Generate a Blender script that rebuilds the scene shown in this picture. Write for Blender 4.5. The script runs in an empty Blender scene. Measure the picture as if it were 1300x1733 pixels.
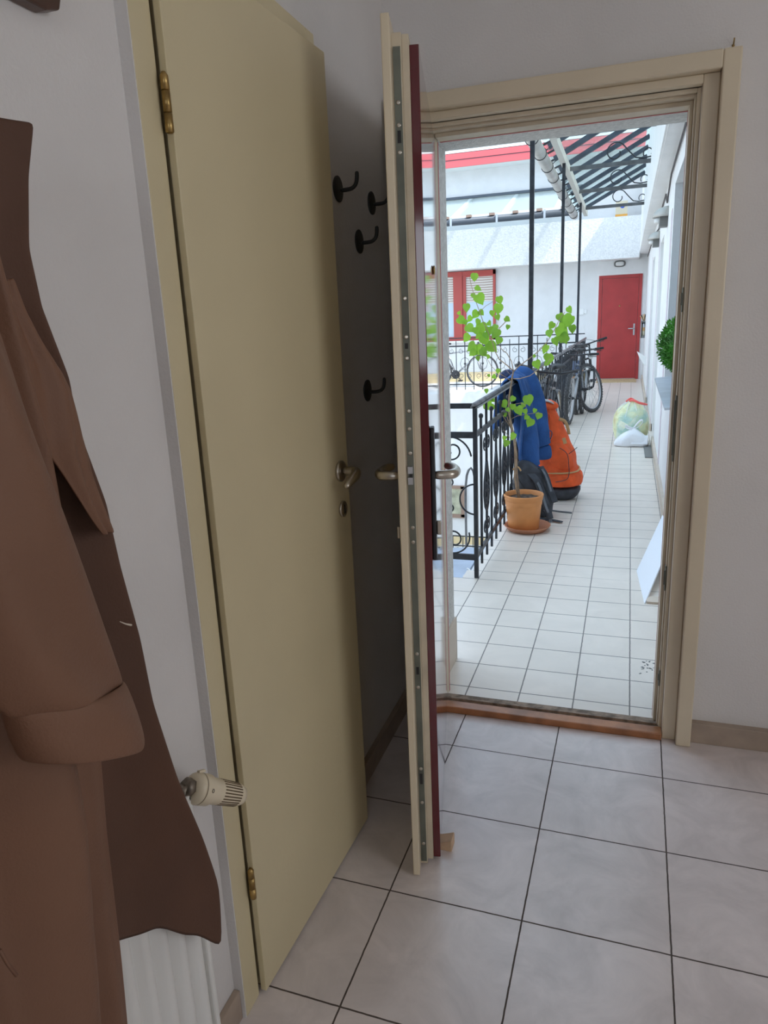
import bpy, bmesh, math, random
from mathutils import Vector, Matrix, noise
PI = math.pi
C = bpy.context.scene.collection
SC = bpy.context.scene
rnd = random.Random(7)

# ------------------------------------------------------------------ camera
EYE = Vector((0.0, 0.0, 1.40))
FPX = 1202.74
def cam_axes(yaw, pit, rol):
    f = Vector((math.sin(yaw)*math.cos(pit), math.cos(yaw)*math.cos(pit), -math.sin(pit)))
    r = Vector((math.cos(yaw), -math.sin(yaw), 0)); u = r.cross(f)
    return (math.cos(rol)*r+math.sin(rol)*u, -math.sin(rol)*r+math.cos(rol)*u, f)
AR, AU, AF = cam_axes(-0.330111, 0.258823, -0.044728)
cam = bpy.data.cameras.new('camera'); co = bpy.data.objects.new('camera', cam); C.objects.link(co)
m = Matrix((AR, AU, -AF)).transposed().to_4x4(); m.translation = EYE
co.matrix_world = m
cam.sensor_fit = 'HORIZONTAL'; cam.sensor_width = 36.0; cam.lens = FPX/1300*36.0
cam.clip_start = 0.02; cam.clip_end = 200
SC.camera = co
# ------------------------------------------------------------------ light
SC.view_settings.view_transform = 'Standard'; SC.view_settings.look = 'None'
SC.view_settings.gamma = 1.0; SC.view_settings.exposure = 0.0
w = bpy.data.worlds.new('sky'); SC.world = w; w.use_nodes = True
SKY = 2.75
w.node_tree.nodes['Background'].inputs[0].default_value = (0.60, 0.78, 1.0, 1)
w.node_tree.nodes['Background'].inputs[1].default_value = SKY
sun = bpy.data.lights.new('sun', 'SUN'); so = bpy.data.objects.new('sun', sun); C.objects.link(so)
sun.energy = 4.6; sun.angle = 0.009; sun.color = (1.0, 0.95, 0.86)
so.rotation_euler = Vector((-2.6, 1.0, -4.0)).to_track_quat('-Z', 'Y').to_euler()
so.location = (6, 0, 12)
def area(loc, target, sx, sy, power, color):
    l = bpy.data.lights.new('daylight_and_fill', 'AREA'); o = bpy.data.objects.new('daylight_and_fill', l); C.objects.link(o)
    l.shape = 'RECTANGLE'; l.size = sx; l.size_y = sy; l.energy = power; l.color = color
    o.location = loc; o.rotation_euler = (Vector(target)-Vector(loc)).to_track_quat('-Z', 'Y').to_euler()
    return o
area((2.36, 0.35, 1.62), (-0.7, 0.75, 1.2), 1.0, 1.15, 10.5, (1.0, 0.89, 0.77))   # daylight through the window in the right wall
area((0.55, -2.62, 1.6), (-0.3, 2.3, 1.3), 0.9, 1.1, 5, (1.0, 0.86, 0.70))   # weak warm fill added behind the camera, at an added window

def at(px, py, ax, val):
    """point of the plane (axis ax = val) seen at pixel (px, py) of the photograph"""
    d = AR*((px-650)/FPX) + AU*(-(py-866.5)/FPX) + AF
    t = (val-EYE[ax])/d[ax]
    return EYE + d*t

# ------------------------------------------------------------------ materials
def mat(name, col, rough=0.6, metal=0.0, var=0.0, vscale=6.0, bump=0.0, bscale=80.0, coat=0.0, spec=0.5, trans=0.0, alpha=1.0, col2=None, sss=0.0):
    M = bpy.data.materials.new(name); M.use_nodes = True; nt = M.node_tree; b = nt.nodes['Principled BSDF']
    b.inputs['Base Color'].default_value = (*col, 1); b.inputs['Roughness'].default_value = rough
    b.inputs['Metallic'].default_value = metal; b.inputs['Specular IOR Level'].default_value = spec
    b.inputs['Coat Weight'].default_value = coat; b.inputs['Coat Roughness'].default_value = 0.05
    b.inputs['Transmission Weight'].default_value = trans; b.inputs['Alpha'].default_value = alpha
    tc = None
    if var or bump: tc = nt.nodes.new('ShaderNodeTexCoord')
    if var:
        n = nt.nodes.new('ShaderNodeTexNoise'); n.inputs['Scale'].default_value = vscale; n.inputs['Detail'].default_value = 6
        nt.links.new(tc.outputs['Object'], n.inputs['Vector'])
        mx = nt.nodes.new('ShaderNodeMix'); mx.data_type = 'RGBA'
        a = col2 if col2 else tuple(c*(1-var) for c in col)
        mx.inputs[6].default_value = (*a, 1); mx.inputs[7].default_value = (*[min(1, c*(1+var*0.4)) for c in col], 1)
        r = nt.nodes.new('ShaderNodeMapRange'); r.inputs[1].default_value = 0.35; r.inputs[2].default_value = 0.65
        nt.links.new(n.outputs[0], r.inputs[0]); nt.links.new(r.outputs[0], mx.inputs[0])
        nt.links.new(mx.outputs[2], b.inputs['Base Color'])
    if bump:
        n = nt.nodes.new('ShaderNodeTexNoise'); n.inputs['Scale'].default_value = bscale; n.inputs['Detail'].default_value = 4
        nt.links.new(tc.outputs['Object'], n.inputs['Vector'])
        bp = nt.nodes.new('ShaderNodeBump'); bp.inputs['Strength'].default_value = bump; bp.inputs['Distance'].default_value = 0.01
        nt.links.new(n.outputs[0], bp.inputs['Height']); nt.links.new(bp.outputs[0], b.inputs['Normal'])
    return M

def tile_mat(name, c1, c2, grout, w_, h_, mort, ox, oy, ang, rough, var=0.12, vs=7.0, rowthin=1.0, bump=0.25):
    M = bpy.data.materials.new(name); M.use_nodes = True; nt = M.node_tree; b = nt.nodes['Principled BSDF']
    N = nt.nodes.new; L = nt.links.new
    g = N('ShaderNodeNewGeometry'); sep = N('ShaderNodeSeparateXYZ'); L(g.outputs['Position'], sep.inputs[0])
    mp = N('ShaderNodeMapping'); mp.vector_type = 'POINT'
    # u = x cos g - y sin g - ox ; v = x sin g + y cos g - oy
    mp.inputs['Rotation'].default_value = (0, 0, ang); mp.inputs['Location'].default_value = (-ox, -oy, 0)
    L(g.outputs['Position'], mp.inputs['Vector'])
    nz = N('ShaderNodeTexNoise'); nz.inputs['Scale'].default_value = 45; L(g.outputs['Position'], nz.inputs['Vector'])
    wob = N('ShaderNodeVectorMath'); wob.operation = 'MULTIPLY_ADD'
    L(nz.outputs['Color'], wob.inputs[0]); wob.inputs[1].default_value = (mort*0.9,)*3; L(mp.outputs[0], wob.inputs[2])
    br = N('ShaderNodeTexBrick'); br.offset = 0.0; br.squash = 1.0
    br.inputs['Scale'].default_value = 1; br.inputs['Brick Width'].default_value = w_; br.inputs['Row Height'].default_value = h_
    br.inputs['Mortar Size'].default_value = mort; br.inputs['Mortar Smooth'].default_value = 0.1; br.inputs['Bias'].default_value = 0
    br.inputs['Color1'].default_value = (*c1, 1); br.inputs['Color2'].default_value = (*c2, 1); br.inputs['Mortar'].default_value = (*grout, 1)
    L(wob.outputs[0], br.inputs['Vector'])
    n2 = N('ShaderNodeTexNoise'); n2.inputs['Scale'].default_value = vs; n2.inputs['Detail'].default_value = 9; n2.inputs['Roughness'].default_value = 0.65
    n2.inputs['Distortion'].default_value = 0.8
    L(g.outputs['Position'], n2.inputs['Vector'])
    r = N('ShaderNodeMapRange'); r.inputs[1].default_value = 0.3; r.inputs[2].default_value = 0.7; r.inputs[3].default_value = 1-var; r.inputs[4].default_value = 1+var*0.5
    L(n2.outputs[0], r.inputs[0])
    mx = N('ShaderNodeMix'); mx.data_type = 'RGBA'; mx.blend_type = 'MULTIPLY'; mx.inputs[0].default_value = 1.0
    L(br.outputs['Color'], mx.inputs[6]); L(r.outputs[0], mx.inputs[7]); L(mx.outputs[2], b.inputs['Base Color'])
    rr = N('ShaderNodeMapRange'); rr.inputs[3].default_value = rough; rr.inputs[4].default_value = 0.9
    L(br.outputs['Fac'], rr.inputs[0]); L(rr.outputs[0], b.inputs['Roughness'])
    bp = N('ShaderNodeBump'); bp.invert = True; bp.inputs['Strength'].default_value = bump; bp.inputs['Distance'].default_value = 0.003
    L(br.outputs['Fac'], bp.inputs['Height']); L(bp.outputs[0], b.inputs['Normal'])
    return M

MM = dict(
 wall=mat('interior_plaster', (0.74, 0.71, 0.69), 0.9, var=0.05, vscale=3, bump=0.15, bscale=160),
 ceil=mat('ceiling_paint', (0.80, 0.78, 0.75), 0.9),
 cream=mat('cream_lacquer', (0.67, 0.575, 0.365), 0.42, var=0.05, vscale=2.5, bump=0.05, bscale=60),
 creamtrim=mat('cream_trim_paint', (0.72, 0.615, 0.45), 0.38, var=0.05, vscale=4, bump=0.08, bscale=40),
 creamedge=mat('worn_cream_edge', (0.64, 0.55, 0.41), 0.5, var=0.12, vscale=12),
 red=mat('red_gloss_lacquer', (0.105, 0.003, 0.008), 0.09, coat=0.6),
 redfar=mat('red_door_paint', (0.42, 0.040, 0.038), 0.45, var=0.15, vscale=3),
 redtrim=mat('red_window_paint', (0.46, 0.075, 0.06), 0.45),
 lock=mat('galvanised_strip', (0.17, 0.18, 0.15), 0.5, 0.5, var=0.25, vscale=12),
 steel=mat('brushed_nickel', (0.52, 0.48, 0.42), 0.3, 1.0),
 black=mat('black_metal', (0.028, 0.028, 0.032), 0.45, 0.3, var=0.2, vscale=30),
 dark=mat('dark_rubber', (0.02, 0.02, 0.022), 0.7),
 brass=mat('brass', (0.46, 0.31, 0.12), 0.38, 1.0, var=0.3, vscale=40),
 sillwood=mat('varnished_oak', (0.40, 0.16, 0.06), 0.35, var=0.35, vscale=14),
 worn=mat('weathered_wood', (0.30, 0.22, 0.16), 0.8, var=0.5, vscale=35, bump=0.5, bscale=60),
 skirt=mat('beige_skirting_tile', (0.42, 0.33, 0.26), 0.45, var=0.2, vscale=8),
 extw=mat('white_render', (0.80, 0.795, 0.785), 0.95, var=0.04, vscale=4, bump=0.35, bscale=60),
 rough=mat('rough_white_render', (0.79, 0.785, 0.775), 0.95, var=0.12, vscale=40, bump=1.0, bscale=28),
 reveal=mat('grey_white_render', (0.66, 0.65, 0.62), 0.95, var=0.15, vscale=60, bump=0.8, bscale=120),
 lilac=mat('lilac_trim_paint', (0.66, 0.58, 0.62), 0.85, var=0.1, vscale=30),
 extskirt=mat('outdoor_skirting_tile', (0.62, 0.52, 0.42), 0.5, var=0.1),
 slabedge=mat('slab_edge_paint', (0.80, 0.80, 0.80), 0.9, var=0.06),
 bluesl=mat('painted_concrete_lip', (0.50, 0.56, 0.66), 0.8, var=0.15),
 ground=mat('courtyard_concrete', (0.66, 0.63, 0.58), 0.9, var=0.15),
 yellow=mat('yellow_plinth', (0.78, 0.62, 0.36), 0.9, var=0.1),
 iron=mat('painted_wrought_iron', (0.030, 0.034, 0.042), 0.42, 0.2, var=0.4, vscale=25),
 railtop=mat('worn_handrail_top', (0.22, 0.22, 0.23), 0.35, 0.5, var=0.3, vscale=20),
 greybeam=mat('grey_painted_steel', (0.12, 0.12, 0.125), 0.6, 0.1, var=0.35, vscale=9),
 rafterpaint=mat('dark_blue_grey_paint', (0.055, 0.065, 0.085), 0.5, 0.1, var=0.3, vscale=9),
 zinc=mat('zinc_gutter', (0.50, 0.49, 0.46), 0.45, 0.5, var=0.15, vscale=5),
 darkzinc=mat('dark_gutter', (0.085, 0.10, 0.12), 0.5, 0.2),
 white=mat('white_paint', (0.85, 0.85, 0.83), 0.5),
 terra=mat('orange_terracotta', (0.76, 0.31, 0.10), 0.55, var=0.12, vscale=7),
 saucer=mat('terracotta_saucer', (0.52, 0.22, 0.12), 0.6, var=0.15, vscale=9),
 soil=mat('potting_soil', (0.12, 0.09, 0.07), 0.95, var=0.7, vscale=60, bump=1, bscale=60),
 bark=mat('thin_bark', (0.42, 0.29, 0.19), 0.8, var=0.3, vscale=30),
 leaf=mat('poplar_leaf', (0.20, 0.43, 0.045), 0.5, var=0.45, vscale=9),
 leafd=mat('shrub_leaf', (0.09, 0.32, 0.035), 0.6, var=0.5, vscale=14),
 navy=mat('blue_sweatshirt', (0.028, 0.100, 0.300), 0.9, var=0.25, vscale=10, bump=0.3, bscale=90),
 navylin=mat('patterned_lining', (0.10, 0.12, 0.22), 0.9, var=0.6, vscale=60),
 orange=mat('orange_canvas', (0.92, 0.125, 0.028), 0.8, var=0.2, vscale=12, bump=0.5, bscale=22),
 greyb=mat('grey_nylon', (0.055, 0.058, 0.070), 0.75, var=0.4, vscale=14, bump=0.4, bscale=40),
 strap=mat('grey_webbing', (0.16, 0.17, 0.19), 0.8, var=0.2, vscale=30),
 leather=mat('tan_leather', (0.62, 0.36, 0.16), 0.6),
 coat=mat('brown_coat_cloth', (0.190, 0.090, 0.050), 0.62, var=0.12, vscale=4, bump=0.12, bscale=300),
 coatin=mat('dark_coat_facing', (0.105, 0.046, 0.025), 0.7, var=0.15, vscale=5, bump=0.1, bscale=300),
 thread=mat('pale_thread', (0.75, 0.66, 0.55), 0.7),
 rackwood=mat('dark_stained_wood', (0.10, 0.045, 0.028), 0.35, var=0.4, vscale=12),
 rad=mat('white_radiator_enamel', (0.80, 0.79, 0.76), 0.35),
 valve=mat('ivory_plastic', (0.74, 0.64, 0.47), 0.35),
 slot=mat('valve_slot', (0.12, 0.08, 0.04), 0.8),
 castbrass=mat('dull_valve_metal', (0.25, 0.21, 0.17), 0.5, 0.8, var=0.3, vscale=60),
 hook=mat('matt_black_hook', (0.035, 0.036, 0.036), 0.55, 0.3),
 wedge=mat('pine_wood', (0.66, 0.45, 0.28), 0.6, var=0.15, vscale=30),
 glasspane=None, darkglass=mat('dark_window', (0.10, 0.14, 0.18), 0.08),
 blind=mat('window_blind', (0.62, 0.60, 0.56), 0.7),
 lampgrey=mat('lamp_housing', (0.17, 0.17, 0.16), 0.5), lampglass=mat('lamp_diffuser', (0.72, 0.72, 0.70), 0.3),
 boardw=mat('white_board', (0.84, 0.86, 0.90), 0.5),
 bagplastic=mat('white_carrier_plastic', (0.84, 0.85, 0.88), 0.4, bump=0.6, bscale=18),
 redplastic=mat('red_drawstring', (0.85, 0.14, 0.12), 0.45),
 mattan=mat('coir_mat', (0.55, 0.40, 0.22), 0.95, var=0.3, vscale=40),
 sillgrey=mat('grey_tin_sill', (0.50, 0.53, 0.57), 0.45, 0.3, var=0.15, vscale=6),
 cable=mat('black_cable', (0.06, 0.05, 0.05), 0.6), whitecable=mat('white_cable', (0.8, 0.8, 0.8), 0.5),
 yel=mat('yellow_plastic', (0.85, 0.55, 0.06), 0.45), bikegrey=mat('silver_frame', (0.42, 0.43, 0.45), 0.35, 0.7),
 bikeblack=mat('black_frame', (0.03, 0.03, 0.035), 0.3), bikeblue=mat('slate_frame', (0.09, 0.12, 0.19), 0.35, 0.3), tyre=mat('tyre_rubber', (0.085, 0.085, 0.088), 0.85, var=0.4, vscale=50),
 tantyre=mat('tan_tyre', (0.26, 0.20, 0.14), 0.8), rim=mat('alloy_rim', (0.55, 0.56, 0.58), 0.3, 0.9), spoke=mat('spoke_steel', (0.55, 0.55, 0.55), 0.3, 1.0),
 amber=mat('amber_reflector', (0.9, 0.35, 0.03), 0.3), copper=mat('orange_fork', (0.45, 0.17, 0.06), 0.4, 0.3),
 boxbeige=mat('beige_box_card', (0.62, 0.55, 0.40), 0.7), boxorange=mat('orange_band', (0.75, 0.36, 0.06), 0.6), boxblue=mat('blue_print', (0.05, 0.13, 0.6), 0.6),
 brownframe=mat('brown_window_wood', (0.30, 0.20, 0.15), 0.6), valveprint=mat('print_grey', (0.10, 0.09, 0.08), 0.6),
 redroof=mat('red_fascia', (0.66, 0.115, 0.12), 0.5),
)
def glass(name, tint, a):
    M = bpy.data.materials.new(name); M.use_nodes = True; nt = M.node_tree; nt.nodes.remove(nt.nodes['Principled BSDF'])
    o = nt.nodes['Material Output']; t = nt.nodes.new('ShaderNodeBsdfTransparent'); t.inputs[0].default_value = (*tint, 1)
    g = nt.nodes.new('ShaderNodeBsdfGlossy'); g.inputs['Roughness'].default_value = 0.05
    f = nt.nodes.new('ShaderNodeValue'); f.outputs[0].default_value = 0.10
    d = nt.nodes.new('ShaderNodeBsdfDiffuse'); d.inputs[0].default_value = (0.8, 0.87, 0.85, 1)
    mx = nt.nodes.new('ShaderNodeMixShader'); mx.inputs[0].default_value = a
    nt.links.new(t.outputs[0], mx.inputs[1]); nt.links.new(d.outputs[0], mx.inputs[2])
    m2 = nt.nodes.new('ShaderNodeMixShader'); nt.links.new(f.outputs[0], m2.inputs[0]); nt.links.new(mx.outputs[0], m2.inputs[1]); nt.links.new(g.outputs[0], m2.inputs[2])
    nt.links.new(m2.outputs[0], o.inputs[0]); return M
MM['glasspane'] = glass('canopy_glass', (0.90, 0.96, 0.95), 0.10)
MM['whitishglass'] = glass('whitish_canopy_glass', (0.93, 0.97, 0.97), 0.14)  # whitish reflection put into the glass as a pale diffuse share

def facade_mat():      # pale blind with wavy brown slat lines in its colour
    M = mat('wavy_slat_blind', (0.66, 0.64, 0.60), 0.35); nt = M.node_tree; b = nt.nodes['Principled BSDF']
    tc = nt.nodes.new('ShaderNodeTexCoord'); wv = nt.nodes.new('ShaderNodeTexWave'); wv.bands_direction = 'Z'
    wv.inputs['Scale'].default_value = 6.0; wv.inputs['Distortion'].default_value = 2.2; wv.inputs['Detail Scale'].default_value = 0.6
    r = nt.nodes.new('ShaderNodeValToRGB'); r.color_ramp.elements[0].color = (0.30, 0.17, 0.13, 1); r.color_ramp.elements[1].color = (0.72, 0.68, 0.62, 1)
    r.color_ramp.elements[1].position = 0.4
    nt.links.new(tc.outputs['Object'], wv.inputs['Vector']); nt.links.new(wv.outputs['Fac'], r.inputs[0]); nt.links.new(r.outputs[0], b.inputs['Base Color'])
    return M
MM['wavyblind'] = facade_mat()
def bag_mat():
    M = mat('tinted_bin_bag', (0.8, 0.82, 0.6), 0.35); nt = M.node_tree; b = nt.nodes['Principled BSDF']
    tc = nt.nodes.new('ShaderNodeTexCoord'); v = nt.nodes.new('ShaderNodeTexVoronoi'); v.inputs['Scale'].default_value = 8.5
    n = nt.nodes.new('ShaderNodeTexNoise'); n.inputs['Scale'].default_value = 5
    r = nt.nodes.new('ShaderNodeValToRGB'); cr = r.color_ramp; cr.interpolation = 'LINEAR'
    cr.elements[0].color = (0.80, 0.85, 0.50, 1); cr.elements[1].color = (0.85, 0.88, 0.80, 1)
    for p, c in ((0.3, (0.80, 0.84, 0.66, 1)), (0.42, (0.42, 0.62, 0.55, 1)), (0.55, (0.78, 0.80, 0.48, 1)), (0.68, (0.55, 0.42, 0.16, 1)), (0.74, (0.8, 0.84, 0.7, 1))):
        e = cr.elements.new(p); e.color = c
    ad = nt.nodes.new('ShaderNodeMix'); ad.data_type = 'RGBA'; ad.inputs[0].default_value = 0.35
    nt.links.new(tc.outputs['Object'], n.inputs['Vector']); nt.links.new(tc.outputs['Object'], v.inputs['Vector'])
    nt.links.new(n.outputs['Fac'], ad.inputs[6]); nt.links.new(v.outputs['Color'], ad.inputs[7])
    nt.links.new(ad.outputs[2], r.inputs[0]); nt.links.new(r.outputs[0], b.inputs['Base Color'])
    n3 = nt.nodes.new('ShaderNodeTexNoise'); n3.inputs['Scale'].default_value = 18; nt.links.new(tc.outputs['Object'], n3.inputs['Vector'])
    bp = nt.nodes.new('ShaderNodeBump'); bp.inputs['Strength'].default_value = 0.8; bp.inputs['Distance'].default_value = 0.02
    nt.links.new(n3.outputs[0], bp.inputs['Height']); nt.links.new(bp.outputs[0], b.inputs['Normal'])
    return M
MM['bin'] = bag_mat()
S_IN = 0.33441
MM['tile_in'] = tile_mat('interior_floor_tiles', (0.76, 0.68, 0.655), (0.73, 0.655, 0.63), (0.085, 0.065, 0.055), S_IN, S_IN, 0.0021, -0.5337-0.001, 2.4161-0.001, 0.01429, 0.24, var=0.17, vs=6)
MM['tile_a'] = tile_mat('landing_tiles', (0.80, 0.72, 0.635), (0.775, 0.695, 0.61), (0.24, 0.22, 0.20), 0.2005, 0.2003, 0.0026, 0.0560, 2.4955, 0.0050, 0.35, var=0.08, vs=4, bump=0.3)
MM['tile_b'] = tile_mat('walkway_tiles', (0.80, 0.72, 0.635), (0.775, 0.695, 0.61), (0.24, 0.22, 0.20), 0.2005, 0.2003, 0.0026, 0.0560, 3.832, 0.0050, 0.35, var=0.08, vs=4, bump=0.3)

# ------------------------------------------------------------------ mesh helpers
def world_of(o):
    M = Matrix.LocRotScale(o.location, o.rotation_euler, None)
    return world_of(o.parent)@M if o.parent else M
class MB:
    def __init__(s): s.v = []; s.f = []; s.sm = []
    def add(s, vs, fs, smooth=False):
        o = len(s.v); s.v += [Vector(p) for p in vs]; s.f += [tuple(o+i for i in f) for f in fs]; s.sm += [smooth]*len(fs); return s
    def box(s, a, b):
        x0, y0, z0 = a; x1, y1, z1 = b
        return s.add([(x0,y0,z0),(x1,y0,z0),(x1,y1,z0),(x0,y1,z0),(x0,y0,z1),(x1,y0,z1),(x1,y1,z1),(x0,y1,z1)],
                     [(0,3,2,1),(4,5,6,7),(0,1,5,4),(1,2,6,5),(2,3,7,6),(3,0,4,7)])
    def beam(s, p, q, wd, ht, up=(0,0,1)):
        p = Vector(p); q = Vector(q); d = (q-p).normalized(); u = Vector(up)
        if abs(d.dot(u)) > 0.98: u = Vector((0,1,0))
        r = d.cross(u).normalized()*wd/2; u2 = r.cross(d).normalized()*ht/2
        vs = [p-r-u2, p+r-u2, p+r+u2, p-r+u2, q-r-u2, q+r-u2, q+r+u2, q-r+u2]
        return s.add(vs, [(0,1,2,3),(4,7,6,5),(0,4,5,1),(1,5,6,2),(2,6,7,3),(3,7,4,0)])
    def tube(s, pts, rad, n=8, cap=True, closed=False, flat=1.0, side=None):
        pts = [Vector(p) for p in pts]; k = len(pts); rs = rad if isinstance(rad, (list, tuple)) else [rad]*k
        vs = []; prev = None
        for i, p in enumerate(pts):
            if closed: d = pts[(i+1) % k]-pts[i-1]
            else: d = pts[min(i+1, k-1)]-pts[max(i-1, 0)]
            d.normalize()
            if prev is None:
                a = Vector(side) if side else (Vector((0,0,1)) if abs(d.z) < 0.9 else Vector((1,0,0)))
                u = (a-d*a.dot(d)).normalized()
            else: u = (prev-d*prev.dot(d)).normalized()
            prev = u; v = d.cross(u)
            for j in range(n):
                t = 2*PI*j/n; vs.append(p+(u*math.cos(t)+v*math.sin(t)*flat)*rs[i])
        fs = []
        for i in range(k if closed else k-1):
            for j in range(n):
                a = i*n+j; b = i*n+(j+1) % n; c = ((i+1) % k)*n+(j+1) % n; d = ((i+1) % k)*n+j
                fs.append((a, b, c, d))
        if cap and not closed: fs += [tuple(reversed(range(n))), tuple(range((k-1)*n, k*n))]
        return s.add(vs, fs, True)
    def lathe(s, prof, c=(0,0,0), n=32, axis=(0,0,1), caps=True):
        c = Vector(c); ax = Vector(axis).normalized(); u = ax.orthogonal().normalized(); v = ax.cross(u); vs = []
        for r, h in prof:
            for j in range(n):
                t = 2*PI*j/n; vs.append(c+ax*h+(u*math.cos(t)+v*math.sin(t))*r)
        fs = [(i*n+j, i*n+(j+1) % n, (i+1)*n+(j+1) % n, (i+1)*n+j) for i in range(len(prof)-1) for j in range(n)]
        if caps: fs += [tuple(reversed(range(n))), tuple(range((len(prof)-1)*n, len(prof)*n))]
        return s.add(vs, fs, True)
    def prism(s, poly, a, b, ax):
        """polygon (2-D) extruded along axis ax from a to b"""
        n = len(poly); vs = []
        for t in (a, b):
            for p in poly:
                q = list(p); q.insert(ax, t); vs.append(q)
        fs = [(i, (i+1) % n, n+(i+1) % n, n+i) for i in range(n)]+[tuple(reversed(range(n))), tuple(range(n, 2*n))]
        return s.add(vs, fs)
    def loft(s, secs, n=28):
        """secs: (center, rx, ry, exponent) rings of superellipses in the xy plane"""
        vs = []
        for (c, rx, ry, e) in secs:
            c = Vector(c)
            for j in range(n):
                t = 2*PI*j/n; cx, sy = math.cos(t), math.sin(t)
                vs.append(c+Vector((rx*math.copysign(abs(cx)**(2/e), cx), ry*math.copysign(abs(sy)**(2/e), sy), 0)))
        k = len(secs)
        fs = [(i*n+j, i*n+(j+1) % n, (i+1)*n+(j+1) % n, (i+1)*n+j) for i in range(k-1) for j in range(n)]
        fs += [tuple(reversed(range(n))), tuple(range((k-1)*n, k*n))]
        return s.add(vs, fs, True)
    def grid(s, fn, nu, nv):
        vs = [fn(i/nu, j/nv) for j in range(nv+1) for i in range(nu+1)]
        fs = [(j*(nu+1)+i, j*(nu+1)+i+1, (j+1)*(nu+1)+i+1, (j+1)*(nu+1)+i) for j in range(nv) for i in range(nu)]
        return s.add(vs, fs, True)
    def build(s, name, material, parent=None, bevel=0.0, subd=0, solid=0.0, wob=None):
        M = world_of(parent).inverted() if parent else Matrix.Identity(4)
        me = bpy.data.meshes.new(name)
        vs = [Vector(v) for v in s.v]
        if wob: vs = [v+Vector(wob(v)) for v in vs]
        me.from_pydata([tuple(M@v) for v in vs], [], s.f)
        me.polygons.foreach_set('use_smooth', s.sm); me.update()
        bm = bmesh.new(); bm.from_mesh(me); bmesh.ops.recalc_face_normals(bm, faces=bm.faces[:]); bm.to_mesh(me); bm.free()
        me.materials.append(MM[material] if isinstance(material, str) else material)
        o = bpy.data.objects.new(name, me); C.objects.link(o)
        if parent: o.parent = parent
        if solid:
            q = o.modifiers.new('thickness', 'SOLIDIFY'); q.thickness = solid; q.offset = 0
        if bevel:
            q = o.modifiers.new('edges', 'BEVEL'); q.width = bevel; q.segments = 2; q.limit_method = 'ANGLE'; q.angle_limit = 0.9
        if subd:
            q = o.modifiers.new('smooth', 'SUBSURF'); q.levels = subd; q.render_levels = subd
        return o
def tag(o, label, cat, group=None, kind=None):
    o['label'] = label; o['category'] = cat
    if group: o['group'] = group
    if kind: o['kind'] = kind
    return o
def struct(o, label=None, cat=None):
    o['kind'] = 'structure'
    if label: o['label'] = label; o['category'] = cat or 'building part'
    return o
def thing(name, label, cat, loc=(0,0,0), rz=0.0, group=None, local=False):
    o = bpy.data.objects.new(name, None); C.objects.link(o); o.location = loc; o.rotation_euler = (0, 0, rz)
    o.empty_display_size = 0.05
    o.matrix_world = Matrix.Translation(Vector(loc))@Matrix.Rotation(rz, 4, 'Z')
    tag(o, label, cat, group); return o
def sthing(name, loc, rz=0.0, label=None, cat=None):
    o = thing(name, label or name, cat or 'building part', loc, rz)
    o['kind'] = 'structure'
    if not label: del o['label']; del o['category']
    return o
def lb(o, t): o['label'] = t; return o
def arc(c, r, a0, a1, n, ax=0):
    """arc in the plane normal to axis ax (0: yz, 1: xz)"""
    out = []
    for i in range(n+1):
        t = a0+(a1-a0)*i/n; rr = r if not callable(r) else r(i/n)
        p = [math.cos(t)*rr, math.sin(t)*rr]; p.insert(ax, 0); out.append(Vector(c)+Vector(p))
    return out

# ------------------------------------------------------------------ the setting: room
XL = -0.735; YW = 2.33
struct(MB().box((-1.2, -2.6, -0.1), (2.6, YW+0.07, 0)).build('floor', 'tile_in'))
struct(MB().box((-1.2, -2.6, 2.60), (2.6, YW+0.4, 2.75)).build('ceiling', 'ceil'))
hx0, hx1, hz = -0.64, 0.168, 1.985
fw = MB().box((-1.2, YW, 0), (hx0, 2.45, 2.60)).box((hx1, YW, 0), (2.6, 2.45, 2.60)).box((hx0, YW, hz), (hx1, 2.45, 2.60))
struct(fw.build('wall_front', 'wall'))
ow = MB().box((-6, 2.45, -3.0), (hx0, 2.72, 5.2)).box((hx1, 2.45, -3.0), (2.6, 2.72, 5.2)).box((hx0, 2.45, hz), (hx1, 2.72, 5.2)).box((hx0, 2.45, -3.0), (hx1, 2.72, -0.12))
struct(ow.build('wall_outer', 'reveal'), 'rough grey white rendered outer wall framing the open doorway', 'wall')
lw = MB().box((-0.95, -2.6, 0), (-0.722, 1.02, 2.60)).box((-0.95, 1.02, 2.0), (XL, 1.68, 2.60)).box((-0.95, 1.68, 0), (XL, YW, 2.60)).box((-1.2, 1.0, 0), (-0.93, 1.7, 2.6))
struct(lw.build('wall_left', 'wall'))
struct(MB().box((2.4, -2.6, 0), (2.6, -0.2, 2.6)).box((2.4, 0.9, 0), (2.6, YW, 2.6)).box((2.4, -0.2, 0), (2.6, 0.9, 1.0)).box((2.4, -0.2, 2.25), (2.6, 0.9, 2.6)).build('wall_right', 'wall'))
struct(MB().box((-0.95, -2.75, 0), (0.05, -2.6, 2.6)).box((1.05, -2.75, 0), (2.6, -2.6, 2.6)).box((0.05, -2.75, 0), (1.05, -2.6, 1.0)).box((0.05, -2.75, 2.2), (1.05, -2.6, 2.6)).build('wall_back', 'wall'))
w5 = sthing('added_window_5', (0.55, -2.7, 1.0))  # unseen window, added to go with the fill light behind the camera
MB().box((0.05,-2.74,1.0),(0.11,-2.69,2.2)).box((0.99,-2.74,1.0),(1.05,-2.69,2.2)).box((0.05,-2.74,1.0),(1.05,-2.69,1.06)).box((0.05,-2.74,2.14),(1.05,-2.69,2.2)).build('window_frame', 'white', w5)
w1 = sthing('window_1', (2.5, 0.35, 1.0))
q = MB()
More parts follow.
